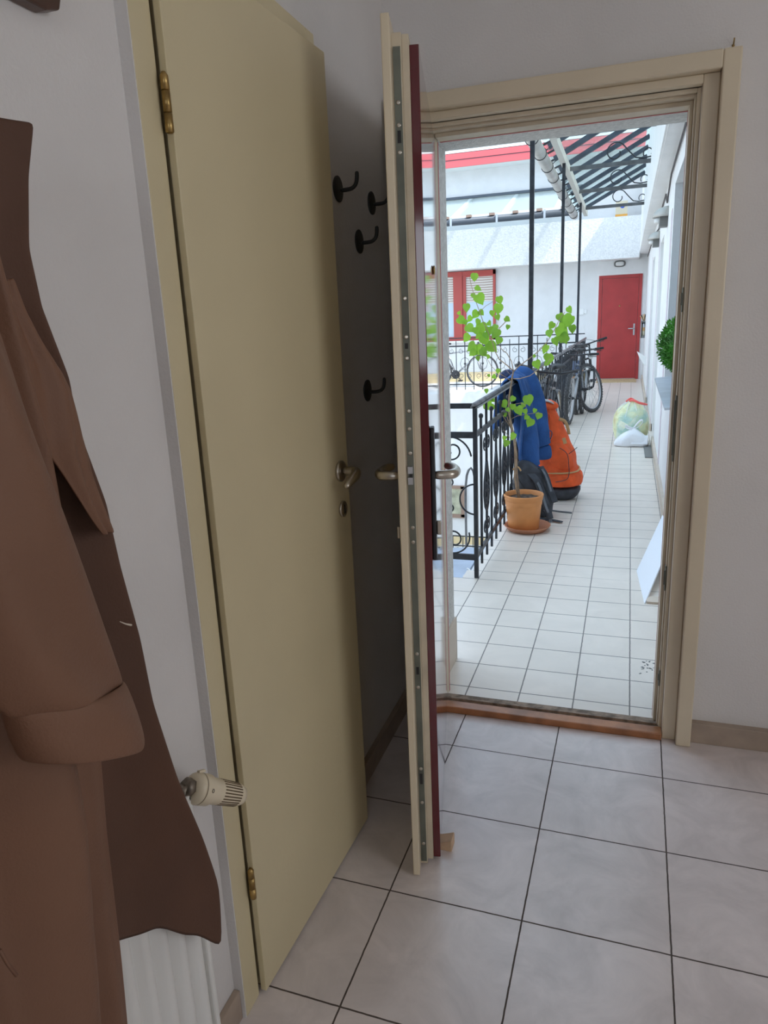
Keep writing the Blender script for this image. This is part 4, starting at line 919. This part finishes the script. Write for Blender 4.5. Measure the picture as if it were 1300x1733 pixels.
# top flap folded
MB().loft([(OC(0.70)+Vector((0.0, 0, 0.0)), 0.098, 0.082, 2.3), (OC(0.735), 0.105, 0.086, 2.3), (OC(0.76), 0.088, 0.07, 2.3), (OC(0.775)+Vector((0.01,0,0)), 0.05, 0.04, 2.3)], 28).build('top_flap', 'orange', ob, wob=wob(0.025, 14, 2), subd=1)
lb(MB().tube([at(907,688,1,5.56), at(912,680,1,5.58), at(922,677,1,5.6), at(932,680,1,5.6), at(938,684,1,5.6)], [0.008,0.014,0.013,0.012,0.006], 10).build('top_pad', 'rim', ob, subd=1), 'silver grey pad at the top')
lb(MB().tube(smooth_path([at(946,709,1,5.58), at(956,713,1,5.58), at(961,724,1,5.57), at(963,735,1,5.57)], 12), 0.013, 8, flat=0.25, side=(1,0,0)).build('leather_loop', 'leather', ob), 'tan leather loop')
lb(MB().beam(at(954,741,1,5.52), at(957,751,1,5.51), 0.026, 0.006, (0,-1,0)).build('leather_patch', 'leather', ob, bevel=0.002), 'small tan leather tab')
MB().tube(smooth_path([at(927,700,1,5.555), at(931,704,1,5.55), at(929,712,1,5.545)], 8), 0.004, 6).build('toggle_strap', 'orange', ob)
MB().tube(smooth_path([at(925,727,1,5.53), at(934,731,1,5.50), at(932,742,1,5.50), at(924,748,1,5.51)], 10), 0.004, 6).build('toggle_strap', 'navylin', ob)
MB().tube(smooth_path([at(935,864,2,0.006), at(950,866,2,0.006), at(968,868,2,0.006)], 10), 0.006, 6, flat=0.4).build('loose_strap', 'strap', ob)

db = thing('daypack', 'dark grey daypack with webbing straps slumped behind the orange pot', 'backpack', (-0.60, 5.1, 0))
def DC(z): return Vector((interp([(0, -0.585), (0.15, -0.60), (0.30, -0.63), (0.40, -0.665)], z), 5.10, z))
def DR(z): return interp([(0, 0.115), (0.03, 0.135), (0.12, 0.14), (0.24, 0.125), (0.33, 0.098), (0.385, 0.06), (0.41, 0.02)], z)
MB().loft([(DC(z), DR(z), DR(z)*0.85, 2.5) for z in [0.0+i*0.405/20 for i in range(21)]], 36).build('main_bag', 'greyb', db, wob=wob(0.022, 10, 5), subd=1)
def strap(pts, y, w_, name='shoulder_strap', material='strap', th=0.22):
    pp = smooth_path([at(a, b, 1, y[0]+(y[1]-y[0])*i/(len(pts)-1)) for i, (a, b) in enumerate(pts)], 20)
    return MB().tube(pp, w_, 10, flat=th, side=(1, 0.3, 0)).build(name, material, db)
strap([(896,800),(908,812),(918,835),(926,858),(931,878)], (5.02, 4.90), 0.026, material='greyb')
strap([(905,808),(914,825),(922,850),(928,868)], (5.00, 4.875), 0.009)
strap([(915,790),(924,806),(932,830),(940,850)], (5.10, 4.98), 0.022, material='greyb')
strap([(918,794),(925,808),(933,832)], (5.07, 4.96), 0.008)
strap([(922,862),(930,872),(932,884)], (4.93, 4.90), 0.012)
strap([(872,796),(880,815),(893,832),(905,842)], (4.99, 4.96), 0.004, name='zip', material='dark', th=0.8)
lb(MB().beam(at(889,846,1,4.975), at(898,834,1,4.97), 0.022, 0.004, (0,-1,0)).build('silver_patch', 'rim', db), 'silvery logo patch')
hp = smooth_path([at(905,878,1,4.98), at(922,884,1,4.95), at(938,888,1,4.93), at(951,892,1,4.90)], 16)
hp = [Vector((p.x, p.y, max(p.z, 0.012))) for p in hp]
MB().tube(hp, lerpr([0.022, 0.024, 0.018, 0.014], 16), 10, flat=0.35, side=(0,1,0)).build('hip_belt', 'greyb', db)
MB().tube(smooth_path([at(868,795,1,5.0), at(876,790,1,5.0), at(882,797,1,5.0)], 8), 0.006, 6).build('grab_loop', 'leather', db)

# ------------------------------------------------------------------ bicycles
def bicycle(label, loc, yaw, lean=0.0, frame='bikeblack', tyre='tyre', fat=0.024, R=0.335, steer=0.0, bar='flat', extras=None, knob=True, fork='bikegrey', guard=False, wb=1.04, rise=0.0):
    """local axes: x forward (front wheel at +x), y left, z up; origin on the floor below the bottom bracket"""
    t = thing('bicycle', label, 'bicycle', loc, group=None)
    M = Matrix.Translation(Vector(loc))@Matrix.Rotation(yaw, 4, 'Z')@Matrix.Rotation(lean, 4, 'X')
    def B(mb, name, m_, par=t, **k):
        mb.v = [M@v for v in mb.v]; return mb.build(name, m_, par, **k)
    xr, xf = -0.43, wb-0.43
    seat = Vector((-0.17, 0, 0.72)); bb = Vector((0, 0, 0.28)); hd = Vector((0.42, 0, 0.78)); hd2 = Vector((0.455, 0, 0.66))
    ra = Vector((xr, 0, R)); fa = Vector((xf, 0, R))
    f = MB().tube([bb, seat+Vector((-0.02,0,0.06))], 0.015, 10).tube([seat, hd], 0.016, 10).tube([bb, hd2], 0.019, 10).tube([hd+Vector((-0.01,0,0.03)), hd2+Vector((0.01,0,-0.03))], 0.021, 10)
    for s in (-1, 1):
        f.tube([bb+Vector((-0.03, s*0.03, 0)), ra+Vector((0.1, s*0.055, 0)), ra+Vector((0, s*0.06, 0))], 0.009, 8)
        f.tube([seat+Vector((0, s*0.012, -0.02)), ra+Vector((0.06, s*0.055, 0.12)), ra+Vector((0, s*0.06, 0))], 0.0075, 8)
    B(f, 'frame', frame)
    piv = hd2; Sx = (hd2-hd).normalized()
    St = Matrix.Translation(piv)@Matrix.Rotation(steer, 4, Sx)@Matrix.Translation(-piv)
    def SV(mb): mb.v = [St@v for v in mb.v]; return mb
    fk = MB().tube([hd2, hd2+Sx*0.07], 0.018, 10)
    fk.tube([hd2+Sx*0.06+Vector((0,-0.065,0)), hd2+Sx*0.06+Vector((0,0.065,0))], 0.016, 8)
    for s in (-1, 1): fk.tube([hd2+Sx*0.06+Vector((0, s*0.06, 0)), (hd2+Sx*0.2)*0.6+fa*0.4+Vector((0, s*0.06, 0)), fa+Vector((0, s*0.06, 0))], [0.017, 0.016, 0.012], 10)
    B(SV(fk), 'fork', fork)
    def wheel(c, steerit):
        rimm = MB()
        n = 44
        rimm.tube([c+Vector((math.cos(2*PI*i/n)*(R-fat*1.75), 0, math.sin(2*PI*i/n)*(R-fat*1.75))) for i in range(n)], fat*0.55, 8, closed=True, side=(0,1,0))
        ty = MB(); n = 60
        ty.tube([c+Vector((math.cos(2*PI*i/n)*(R-fat), 0, math.sin(2*PI*i/n)*(R-fat))) for i in range(n)], fat, 10, closed=True, side=(0,1,0))
        if knob:
            for i in range(54):
                a = 2*PI*i/54
                for s, w_ in ((-0.6, 0), (0, 0.5), (0.6, 0)):
                    aa = a+w_*2*PI/54; rr = R-0.001-abs(s)*fat*0.22
                    p = c+Vector((math.cos(aa)*rr, s*fat, math.sin(aa)*rr)); nn = Vector((math.cos(aa), s*0.3, math.sin(aa)))
                    ty.beam(p-nn*0.002, p+nn*0.005, 0.010, 0.013, (0,1,0))
        sp = MB()
        for i in range(28):
            a = 2*PI*i/28; s = 0.025*(1 if i % 2 else -1); a2 = a+(0.5 if (i//2) % 2 else -0.5)
            sp.tube([c+Vector((math.cos(a2)*0.02, s, math.sin(a2)*0.02)), c+Vector((math.cos(a)*(R-fat*2), 0, math.sin(a)*(R-fat*2)))], 0.0016, 4, cap=False)
        hb = MB().lathe([(0.006,-0.062),(0.014,-0.05),(0.024,-0.028),(0.013,-0.02),(0.013,0.02),(0.024,0.028),(0.014,0.05),(0.006,0.062)], c, 14, (0,1,0))
        for x_ in (rimm, ty, sp, hb):
            if steerit: SV(x_)
        w_ = B(rimm, 'wheel', 'rim'); B(ty, 'tyre', tyre, w_); B(sp, 'spokes', 'spoke', w_); B(hb, 'hub', 'bikeblack', w_)
        return w_
    wheel(ra, False); wheel(fa, True)
    # handlebar
    top = hd-Sx*(0.10+rise)
    hb = MB().tube([hd, top], 0.013, 10).tube([top, top+Vector((0.07, 0, 0.012))], 0.014, 10)
    c0 = top+Vector((0.07, 0, 0.015))
    if bar == 'flat': pts = [c0+Vector(p) for p in ((-0.03,-0.31,0.02),(-0.01,-0.16,0.012),(0,-0.05,0),(0,0.05,0),(-0.01,0.16,0.012),(-0.03,0.31,0.02))]
    else: pts = [c0+Vector(p) for p in ((-0.20,-0.27,0.05),(-0.06,-0.26,0.07),(0.0,-0.10,0.03),(0.0,0.10,0.03),(-0.06,0.26,0.07),(-0.20,0.27,0.05))]
    hb.tube(pts, 0.011, 10); H = B(SV(hb), 'handlebar', 'bikeblack')
    for a, b_ in ((0, 1), (-1, -2)):
        d = (pts[b_]-pts[a]).normalized(); B(SV(MB().tube([pts[a], pts[a]+d*0.12], 0.0165, 10)), 'grip', 'dark', H)
        s = -1 if a == 0 else 1
        B(SV(MB().tube([pts[a]+d*0.14+Vector((0.01,0,-0.005)), pts[a]+d*0.12+Vector((0.05,0,-0.02)), pts[a]+d*0.02+Vector((0.06,0,-0.03))], [0.008,0.006,0.005], 8)), 'brake_lever', 'rim' if guard else 'bikeblack', H)
        B(SV(MB().tube(smooth_path([pts[a]+d*0.15+Vector((0.03,0,0)), c0+Vector((0.12, s*0.06, 0.06)), c0+Vector((0.10, s*0.02, -0.06)), hd2+Vector((0.02, s*0.03, 0))], 14), 0.003, 5)), 'brake_cable', 'cable', H)
    # saddle, seat post
    sd = seat+Vector((-0.055, 0, 0.20))
    spst = MB().tube([seat+Vector((-0.02,0,0.04)), sd+Vector((0,0,-0.03))], 0.0135, 10); B(spst, 'seat_post', 'rim')
    q = MB(); rows = []
    for i in range(9):
        u = i/8; x = -0.14+0.28*u; w_ = 0.078*(1-u)**0.8*(0.75+0.25*math.sin(PI*min(1, u*2+0.3)))+0.018; h = 0.030-0.006*u
        rows.append((x, w_, h))
    vs = []; n = 14
    for x, w_, h in rows:
        for j in range(n):
            a = 2*PI*j/n; vs.append(sd+Vector((x, w_*math.cos(a), h*max(-0.5, math.sin(a)))))
    q.add(vs, [(i*n+j, i*n+(j+1) % n, (i+1)*n+(j+1) % n, (i+1)*n+j) for i in range(8) for j in range(n)]+[tuple(range(n)), tuple(range(8*n, 9*n))], True)
    B(q, 'saddle', 'dark', subd=1)
    # drivetrain
    ck = MB().lathe([(0.085,0.045),(0.092,0.047),(0.092,0.052),(0.085,0.054)], bb, 36, (0,-1,0)).tube([bb+Vector((0,-0.07,0)), bb+Vector((0.12,-0.075,-0.12))], 0.010, 8).tube([bb+Vector((0,0.05,0)), bb+Vector((-0.12,0.065,0.12))], 0.010, 8).tube([bb+Vector((0,-0.08,0)), bb+Vector((0,0.07,0))], 0.018, 10)
    B(ck, 'crankset', 'bikeblack')
    for s, px_, pz_ in ((-1, 0.12, -0.12), (1, -0.12, 0.12)):
        B(MB().box((px_-0.045, s*0.08-0.0 if s > 0 else -0.17, bb.z+pz_-0.012), (px_+0.045, s*0.17 if s > 0 else -0.08, bb.z+pz_+0.012)), 'pedal', 'dark', bevel=0.004)
    B(MB().lathe([(0.05,-0.01),(0.055,0),(0.02,0.012)], ra+Vector((0,-0.03,0)), 24, (0,-1,0)).tube([ra+Vector((0,-0.045,-0.03)), ra+Vector((0.03,-0.045,-0.10)), ra+Vector((0.0,-0.045,-0.13))], 0.011, 8), 'rear_gears', 'rim')
    c2 = [bb+Vector((0.02,-0.048,0.09)), ra+Vector((0,-0.048,0.05)), ra+Vector((-0.04,-0.048,0)), ra+Vector((0,-0.048,-0.08)), bb+Vector((0,-0.048,-0.09)), bb+Vector((0.09,-0.048,0))]
    B(MB().tube(c2, 0.004, 5, closed=True), 'chain', 'greybeam')
    if guard:
        for c, st_ in ((fa, True), (ra, False)):
            g_ = MB().tube([c+Vector((math.cos(a)*(R+0.012), 0, math.sin(a)*(R+0.012))) for a in [0.25+i*0.115 for i in range(20)]], 0.024, 8, flat=0.25, side=(0,1,0))
            B(SV(g_) if st_ else g_, 'mudguard', 'bikeblack')
    if extras: extras(t, B, SV)
    return t
# facing the camera (front wheels towards the doorway): yaw about -90 degrees
def ex_bottle(t, B, SV):
    lb(B(MB().lathe([(0.034,-0.09),(0.036,-0.085),(0.036,0.05),(0.022,0.075),(0.014,0.095)], Vector((0.18,0,0.50)), 16, (0.55,0,0.6)), 'drink_bottle', 'yel'), 'yellow drink bottle')
    B(MB().lathe([(0.022,0),(0.024,0.006),(0.012,0.012)], Vector((0.49,0,0.62)), 12, (1,0,0)), 'reflector', 'amber')
def ex_light(t, B, SV):
    B(MB().lathe([(0.03,0),(0.035,0.01),(0.028,0.03)], Vector((0.50,0,0.80)), 16, (1,0,0)), 'front_light', 'lampglass')
bicycle('city bicycle with thin tan tyres nearest the orange backpack, leaning on the railing', (-0.685, 6.98, 0), -PI/2-0.03, -0.05, 'bikeblack', 'tantyre', 0.016, 0.335, -0.35, 'swept', knob=False, guard=True, fork='bikeblack', wb=1.0)
bicycle('mountain bicycle with knobby tyre seen head on beside the railing', (-0.665, 10.33, 0), -PI/2-0.03, -0.05, 'bikeblue', 'tyre', 0.029, 0.345, 0.06, 'flat', extras=ex_bottle)
bicycle('dark bicycle with yellow bottle squeezed between the two mountain bicycles', (-0.60, 11.45, 0), -PI/2+0.04, 0.03, 'bikeblack', 'tyre', 0.025, 0.345, 0.05, 'flat', extras=ex_bottle, fork='bikegrey', guard=False)
bicycle('black mountain bicycle with its big front wheel turned towards the red door', (-0.55, 11.60, 0), -PI/2+0.20, 0.04, 'bikeblack', 'tyre', 0.028, 0.36, 0.66, 'flat', rise=0.10, extras=ex_light, fork='bikeblack')
bicycle('grey bicycle standing across the court behind the far railing', (-3.44, 15.25, 0), 0.0, 0.05, 'bikegrey', 'tyre', 0.02, 0.345, 0.0, 'flat', knob=False, wb=1.0)

# ------------------------------------------------------------------ rubbish bags
bg = thing('bin_bag', 'full transparent yellowish bin bag with red drawstring by the right wall', 'rubbish bag', (0.09, 8.32, 0))
def BC(z): return Vector((0.095-0.01*math.sin(z*6), 8.34, z))
sec = []
for z, r in ((0.0, 0.12), (0.012, 0.15), (0.05, 0.172), (0.12, 0.192), (0.22, 0.197), (0.30, 0.180), (0.36, 0.148), (0.41, 0.105), (0.445, 0.06), (0.465, 0.034), (0.48, 0.04)):
    sec.append((BC(z), r, r*0.9, 2.2))
MB().loft(sec, 48).build('bag', 'bin', bg, wob=lambda v: (0.022*noise.noise(v*8), 0.022*noise.noise(v*8+Vector((5,0,0))), 0.014*noise.noise(v*9)), subd=1)
MB().tube(smooth_path([Vector((0.06, 8.31, 0.462)), Vector((0.10, 8.27, 0.475)), Vector((0.17, 8.25, 0.445)), Vector((0.25, 8.27, 0.425))], 14), [0.006]+[0.013]*12+[0.010, 0.006], 10, flat=0.5).tube(smooth_path([Vector((0.03, 8.34, 0.455)), Vector((0.075, 8.30, 0.492)), Vector((0.12, 8.33, 0.463))], 10), 0.009, 8).build('drawstring', 'redplastic', bg)
q = MB()
for k in range(9):
    a = k*2*PI/9+0.2
    pts = [BC(zz)+Vector((math.cos(a)*rr, math.sin(a)*rr*0.9, 0)) for zz, rr in ((0.458, 0.034), (0.42, 0.098), (0.365, 0.148), (0.30, 0.184))]
    q.tube(smooth_path(pts, 10), [0.004]*4+[0.003]*4+[0.002]*3, 6)
q.build('gathers', 'bagplastic', bg)
cb = thing('carrier_bag', 'small knotted white plastic carrier bag in front of the bin bag', 'plastic bag', (0.09, 8.12, 0))
def CCx(z): return Vector((0.09+0.02*z/0.17, 8.10, z))
MB().loft([(Vector((0.10,8.10,0.0)), 0.16, 0.085, 3), (Vector((0.095,8.10,0.012)), 0.182, 0.095, 3), (Vector((0.10,8.10,0.06)), 0.172, 0.09, 3.2), (Vector((0.112,8.10,0.12)), 0.135, 0.075, 3), (Vector((0.115,8.11,0.155)), 0.085, 0.05, 2.3), (Vector((0.118,8.11,0.185)), 0.024, 0.02, 2), (Vector((0.118,8.11,0.20)), 0.018, 0.016, 2)], 40).build('bag', 'bagplastic', cb, wob=wob(0.02, 12, 3), subd=1)
MB().add([(0.09,8.0,0.03),(0.265,8.0,0.03),(0.268,8.05,0.11),(0.10,8.03,0.10),(0.09,8.10,0.03),(0.265,8.10,0.03),(0.265,8.12,0.115),(0.10,8.12,0.115)], [(0,1,2,3),(4,7,6,5),(0,4,5,1),(1,5,6,2),(2,6,7,3),(3,7,4,0)]).build('box_corner', 'bagplastic', cb, bevel=0.008)
MB().tube(smooth_path([Vector(p) for p in ((0.115,8.10,0.19),(0.155,8.08,0.25),(0.19,8.07,0.285),(0.205,8.08,0.265),(0.175,8.09,0.215),(0.125,8.10,0.188))], 20), 0.009, 8, flat=0.4).tube(smooth_path([Vector(p) for p in ((0.115,8.10,0.19),(0.07,8.09,0.205),(0.035,8.08,0.225),(0.045,8.08,0.195),(0.10,8.09,0.182))], 18), 0.009, 8, flat=0.4).build('handle', 'bagplastic', cb)

# ------------------------------------------------------------------ small things outdoors
A = at(1078,967,2,0); Bp = at(1092,1023,2,0); Tt = at(1122,872,0,0.285); T2 = at(1116,965,0,0.285)
A = Vector((0.110, 3.996, 0.0)); Bp = Vector((0.141, 3.509, 0.0))
Tt = at(1122,872,0,0.268); dv = (Tt-A)
top1 = A+dv*2.1; top2 = Bp+dv*2.1
pl_ = MB().add([A, Bp, Bp+dv*1.0, A+dv*1.0], [(0,1,2,3)])
tag(pl_.build('white_panel', 'boardw', solid=0.006), 'smooth white board leaning on the right gallery wall just outside the door', 'board')
st_ = MB().box((0.15, 3.52, 0), (0.28, 3.60, 0.012))
tag(st_.build('loose_tile', 'extskirt', bevel=0.002), 'narrow beige tile strip on the floor behind the white board', 'tile')
tag(MB().box((0.225, 7.40, 0.0), (0.300, 8.10, 0.010)).build('floor_grate', 'lampgrey', bevel=0.002), 'small dark floor grating by the right wall in front of the bin bag', 'grating')
tag(MB().box((-0.57, 15.80, 0.0), (0.235, 16.60, 0.012)).build('doormat', 'mattan', bevel=0.003), 'flat tan doormat before the far red door', 'doormat')
# lamps
def oval_lamp(c, nrm_, label, sx=0.115, sz=0.062, dp=0.09):
    t = thing('wall_lamp', label, 'lamp', c)
    n_ = Vector(nrm_); r_ = n_.cross(Vector((0,0,1))).normalized(); c = Vector(c)
    def ring(k, d, n=32): return [c+r_*(sx*k*math.copysign(abs(math.cos(a))**0.7, math.cos(a)))+Vector((0,0,sz*k*math.copysign(abs(math.sin(a))**0.7, math.sin(a))))+n_*d for a in [2*PI*j/n for j in range(n)]]
    def ringloft(lst):
        q = MB(); vs = []; n = 32
        for k, d in lst: vs += ring(k, d)
        m_ = len(lst); q.add(vs, [(i*n+j, i*n+(j+1) % n, (i+1)*n+(j+1) % n, (i+1)*n+j) for i in range(m_-1) for j in range(n)]+[tuple(range(n)), tuple(range((m_-1)*n, m_*n))], True); return q
    ringloft([(1.0, 0), (1.04, dp*0.2), (0.98, dp*0.5), (0.80, dp*0.62)]).build('housing', 'lampgrey', t)
    ringloft([(0.76, dp*0.58), (0.72, dp*0.85), (0.50, dp)]).build('diffuser', 'lampglass', t)
    q = MB().tube(ring(0.84, dp*0.68), 0.006, 6, closed=True); q.build('rim', 'lampgrey', t)
oval_lamp((-0.19, YF, 2.405), (0,-1,0), 'oval bulkhead wall lamp above the far red door')
def hood_lamp(y, label):
    x = rw(y); t = thing('wall_lamp', label, 'lamp', (x, y, 2.24))
    q = MB(); vs = []; n = 14
    for i in range(7):
        a = PI/2*i/6
        for j in range(n+1):
            b_ = PI*j/n; vs.append(Vector((x-0.135*math.sin(b_)*math.cos(a*0.85), y+0.12*math.cos(b_)*math.cos(a*0.3), 2.24+0.085*math.sin(a))))
    q.add(vs, [(i*(n+1)+j, i*(n+1)+j+1, (i+1)*(n+1)+j+1, (i+1)*(n+1)+j) for i in range(6) for j in range(n)], True)
    q.build('hood', 'zinc', t, solid=0.004)
    MB().box((x-0.075, y-0.07, 2.155), (x, y+0.07, 2.25)).build('lamp_body', 'lampgrey', t, bevel=0.006)
    MB().loft([(Vector((x-0.075, y, 2.19)), 0.03, 0.05, 2.5), (Vector((x-0.075, y, 2.20)), 0.045, 0.06, 2.5), (Vector((x-0.075, y, 2.235)), 0.045, 0.06, 2.5)], 20).build('diffuser', 'lampglass', t)
hood_lamp(7.55, 'hooded grey wall lamp high on the right gallery wall, the nearer one')
hood_lamp(9.75, 'hooded grey wall lamp high on the right gallery wall, the farther one')
cp = [Vector((rw(y)-0.012, y, 2.52)) for y in (2.8, 4, 5, 6, 7)]+[Vector((rw(7.5)-0.015, 7.5, 2.36)), Vector((rw(8)-0.012, 8.0, 2.50)), Vector((rw(9.4)-0.012, 9.4, 2.50)), Vector((rw(9.7)-0.012, 9.75, 2.36)), Vector((rw(12)-0.01, 12, 2.50)), Vector((rw(16)-0.01, 16.4, 2.50))]
tag(MB().tube(cp, 0.008, 6).build('lamp_cable', 'cable'), 'dark cable running under the soffit between the hooded lamps', 'cable')
tag(MB().box((-1.05, YF-0.03, 1.40), (-0.90, YF, 1.53)).box((-0.90, YF-0.02, 1.42), (-0.84, YF, 1.51)).build('junction_box', 'white', bevel=0.004), 'white junction box on the far wall left of the red door', 'junction box')
# wall planter by the far door
wp = thing('wall_rack', 'narrow wall rack with bundled things hanging right of the far red door', 'wall rack', (0.33, 16.2, 0.9))
MB().box((0.29, 16.10, 0.88), (0.375, 16.22, 0.93)).box((0.29, 16.10, 0.88), (0.30, 16.22, 1.22)).box((0.29, 16.10, 1.19), (0.375, 16.22, 1.22)).box((0.30, 16.205, 0.93), (0.375, 16.22, 1.2)).build('rack', 'lampgrey', wp)
for k, (z, c) in enumerate(((0.95, 'boxbeige'), (1.02, 'leather'), (1.09, 'rim'))): MB().lathe([(0.025,0),(0.028,0.03),(0.028,0.09),(0.018,0.11)], (0.335, 16.15, z-0.02), 14).build('jar', c, wp)
for k in range(7):
    a = -0.9+k*0.3; MB().tube([(0.335, 16.15, 1.21), (0.335+0.05*math.sin(a), 16.13, 1.28), (0.335+0.10*math.sin(a), 16.10, 1.33+0.03*math.cos(a*2))], [0.008, 0.012, 0.010], 8).build('brush', ('leather', 'dark', 'boxbeige')[k % 3], wp)
tag(MB().prism([(rw(15), 0.60), (rw(15)-0.16, 0.60+0.10), (rw(15)-0.12, 0.60), (rw(15), 0.42)], 14.2, 14.3, 1).build('wall_bracket', 'white', bevel=0.002) , 'small white bracket sticking out of the right gallery wall near the red door', 'bracket')
# shrub on sill
sh = thing('potted_shrub', 'bushy bright green ball shrub in a pot on the grey window sill', 'potted plant', (0.40, 5.3, 0.89))
MB().lathe([(0.07,0),(0.09,0.10),(0.095,0.12),(0.085,0.12)], (0.44, 5.3, 0.895), 28).build('pot', 'terra', sh)
MB().tube([(0.44, 5.3, 0.99), (0.41, 5.3, 1.07)], 0.012, 8).build('stem', 'bark', sh)
q = MB(); rs = random.Random(5); cc = Vector((0.375, 5.30, 1.175))
q.lathe([(0.14*math.cos(a), 0.155*math.sin(a)) for a in [-PI/2+0.02+i*(PI-0.04)/12 for i in range(13)]], cc, 20)
for k in range(4200):
    d = Vector((rs.gauss(0,1), rs.gauss(0,1), rs.gauss(0,1))).normalized()
    rr = 0.140+0.034*rs.random()+0.016*noise.noise(d*3)
    p = cc+Vector((d.x*rr, d.y*rr, d.z*rr*1.12)); s = rs.uniform(0.006, 0.011)
    a = (d+Vector((rs.uniform(-.6,.6), rs.uniform(-.6,.6), rs.uniform(-.2,.8)))).normalized(); b_ = a.orthogonal().normalized(); b_.rotate(Matrix.Rotation(rs.uniform(0, 6), 3, a)); c_ = a.cross(b_)
    q.add([p-a*s, p+b_*s*0.55, p+a*s*1.7, p-b_*s*0.55, p+c_*s*0.4], [(0,1,4),(1,2,4),(2,3,4),(3,0,4)])
q.build('foliage', 'leafd', sh)
# box on ledge
bx = thing('package', 'beige package with a blue print and orange foot on the ledge above the red door', 'package', (-0.19, 16.24, 3.275))
MB().box((-0.305, 16.14, 3.325), (-0.080, 16.34, 3.575)).build('carton', 'boxbeige', bx, bevel=0.003)
lb(MB().box((-0.310, 16.135, 3.275), (-0.075, 16.345, 3.325)).build('orange_band', 'boxorange', bx), 'orange band along the bottom')
lb(MB().lathe([(0.001,0),(0.045,0.001),(0.045,0.004),(0.001,0.004)], (-0.175, 16.139, 3.48), 20, (0,-1,0)).build('blue_print', 'boxblue', bx), 'blue printed blob')
# white cable on slab lip
cl = smooth_path([at(px, py, 2, -0.012) for px, py in ((791,962),(796,966),(790,971),(785,975),(790,978),(802,979),(812,974),(816,966),(812,960),(805,958))], 40)
tag(MB().tube(cl, 0.005, 6).build('cable_loop', 'whitecable'), 'thin white cable loop lying on the blue slab lip by the post', 'cable')

# dark chips on one landing tile
q = MB(); rc = random.Random(11)
for k in range(26):
    c = at(1082+rc.random()*30, 1117+rc.random()*24, 2, 0.0005); n_ = rc.randint(4, 6); r0 = rc.uniform(0.002, 0.006)
    p = [(c.x+r0*rc.uniform(0.5, 1.5)*math.cos(2*PI*j/n_), c.y+r0*rc.uniform(0.5, 1.5)*math.sin(2*PI*j/n_)) for j in range(n_)]
    q.prism(p, 0.0, 0.001, 2)
o = tag(q.build('paint_chips', 'lampgrey'), 'scatter of dark chips on a landing tile just beyond the threshold', 'chips'); o['kind'] = 'stuff'
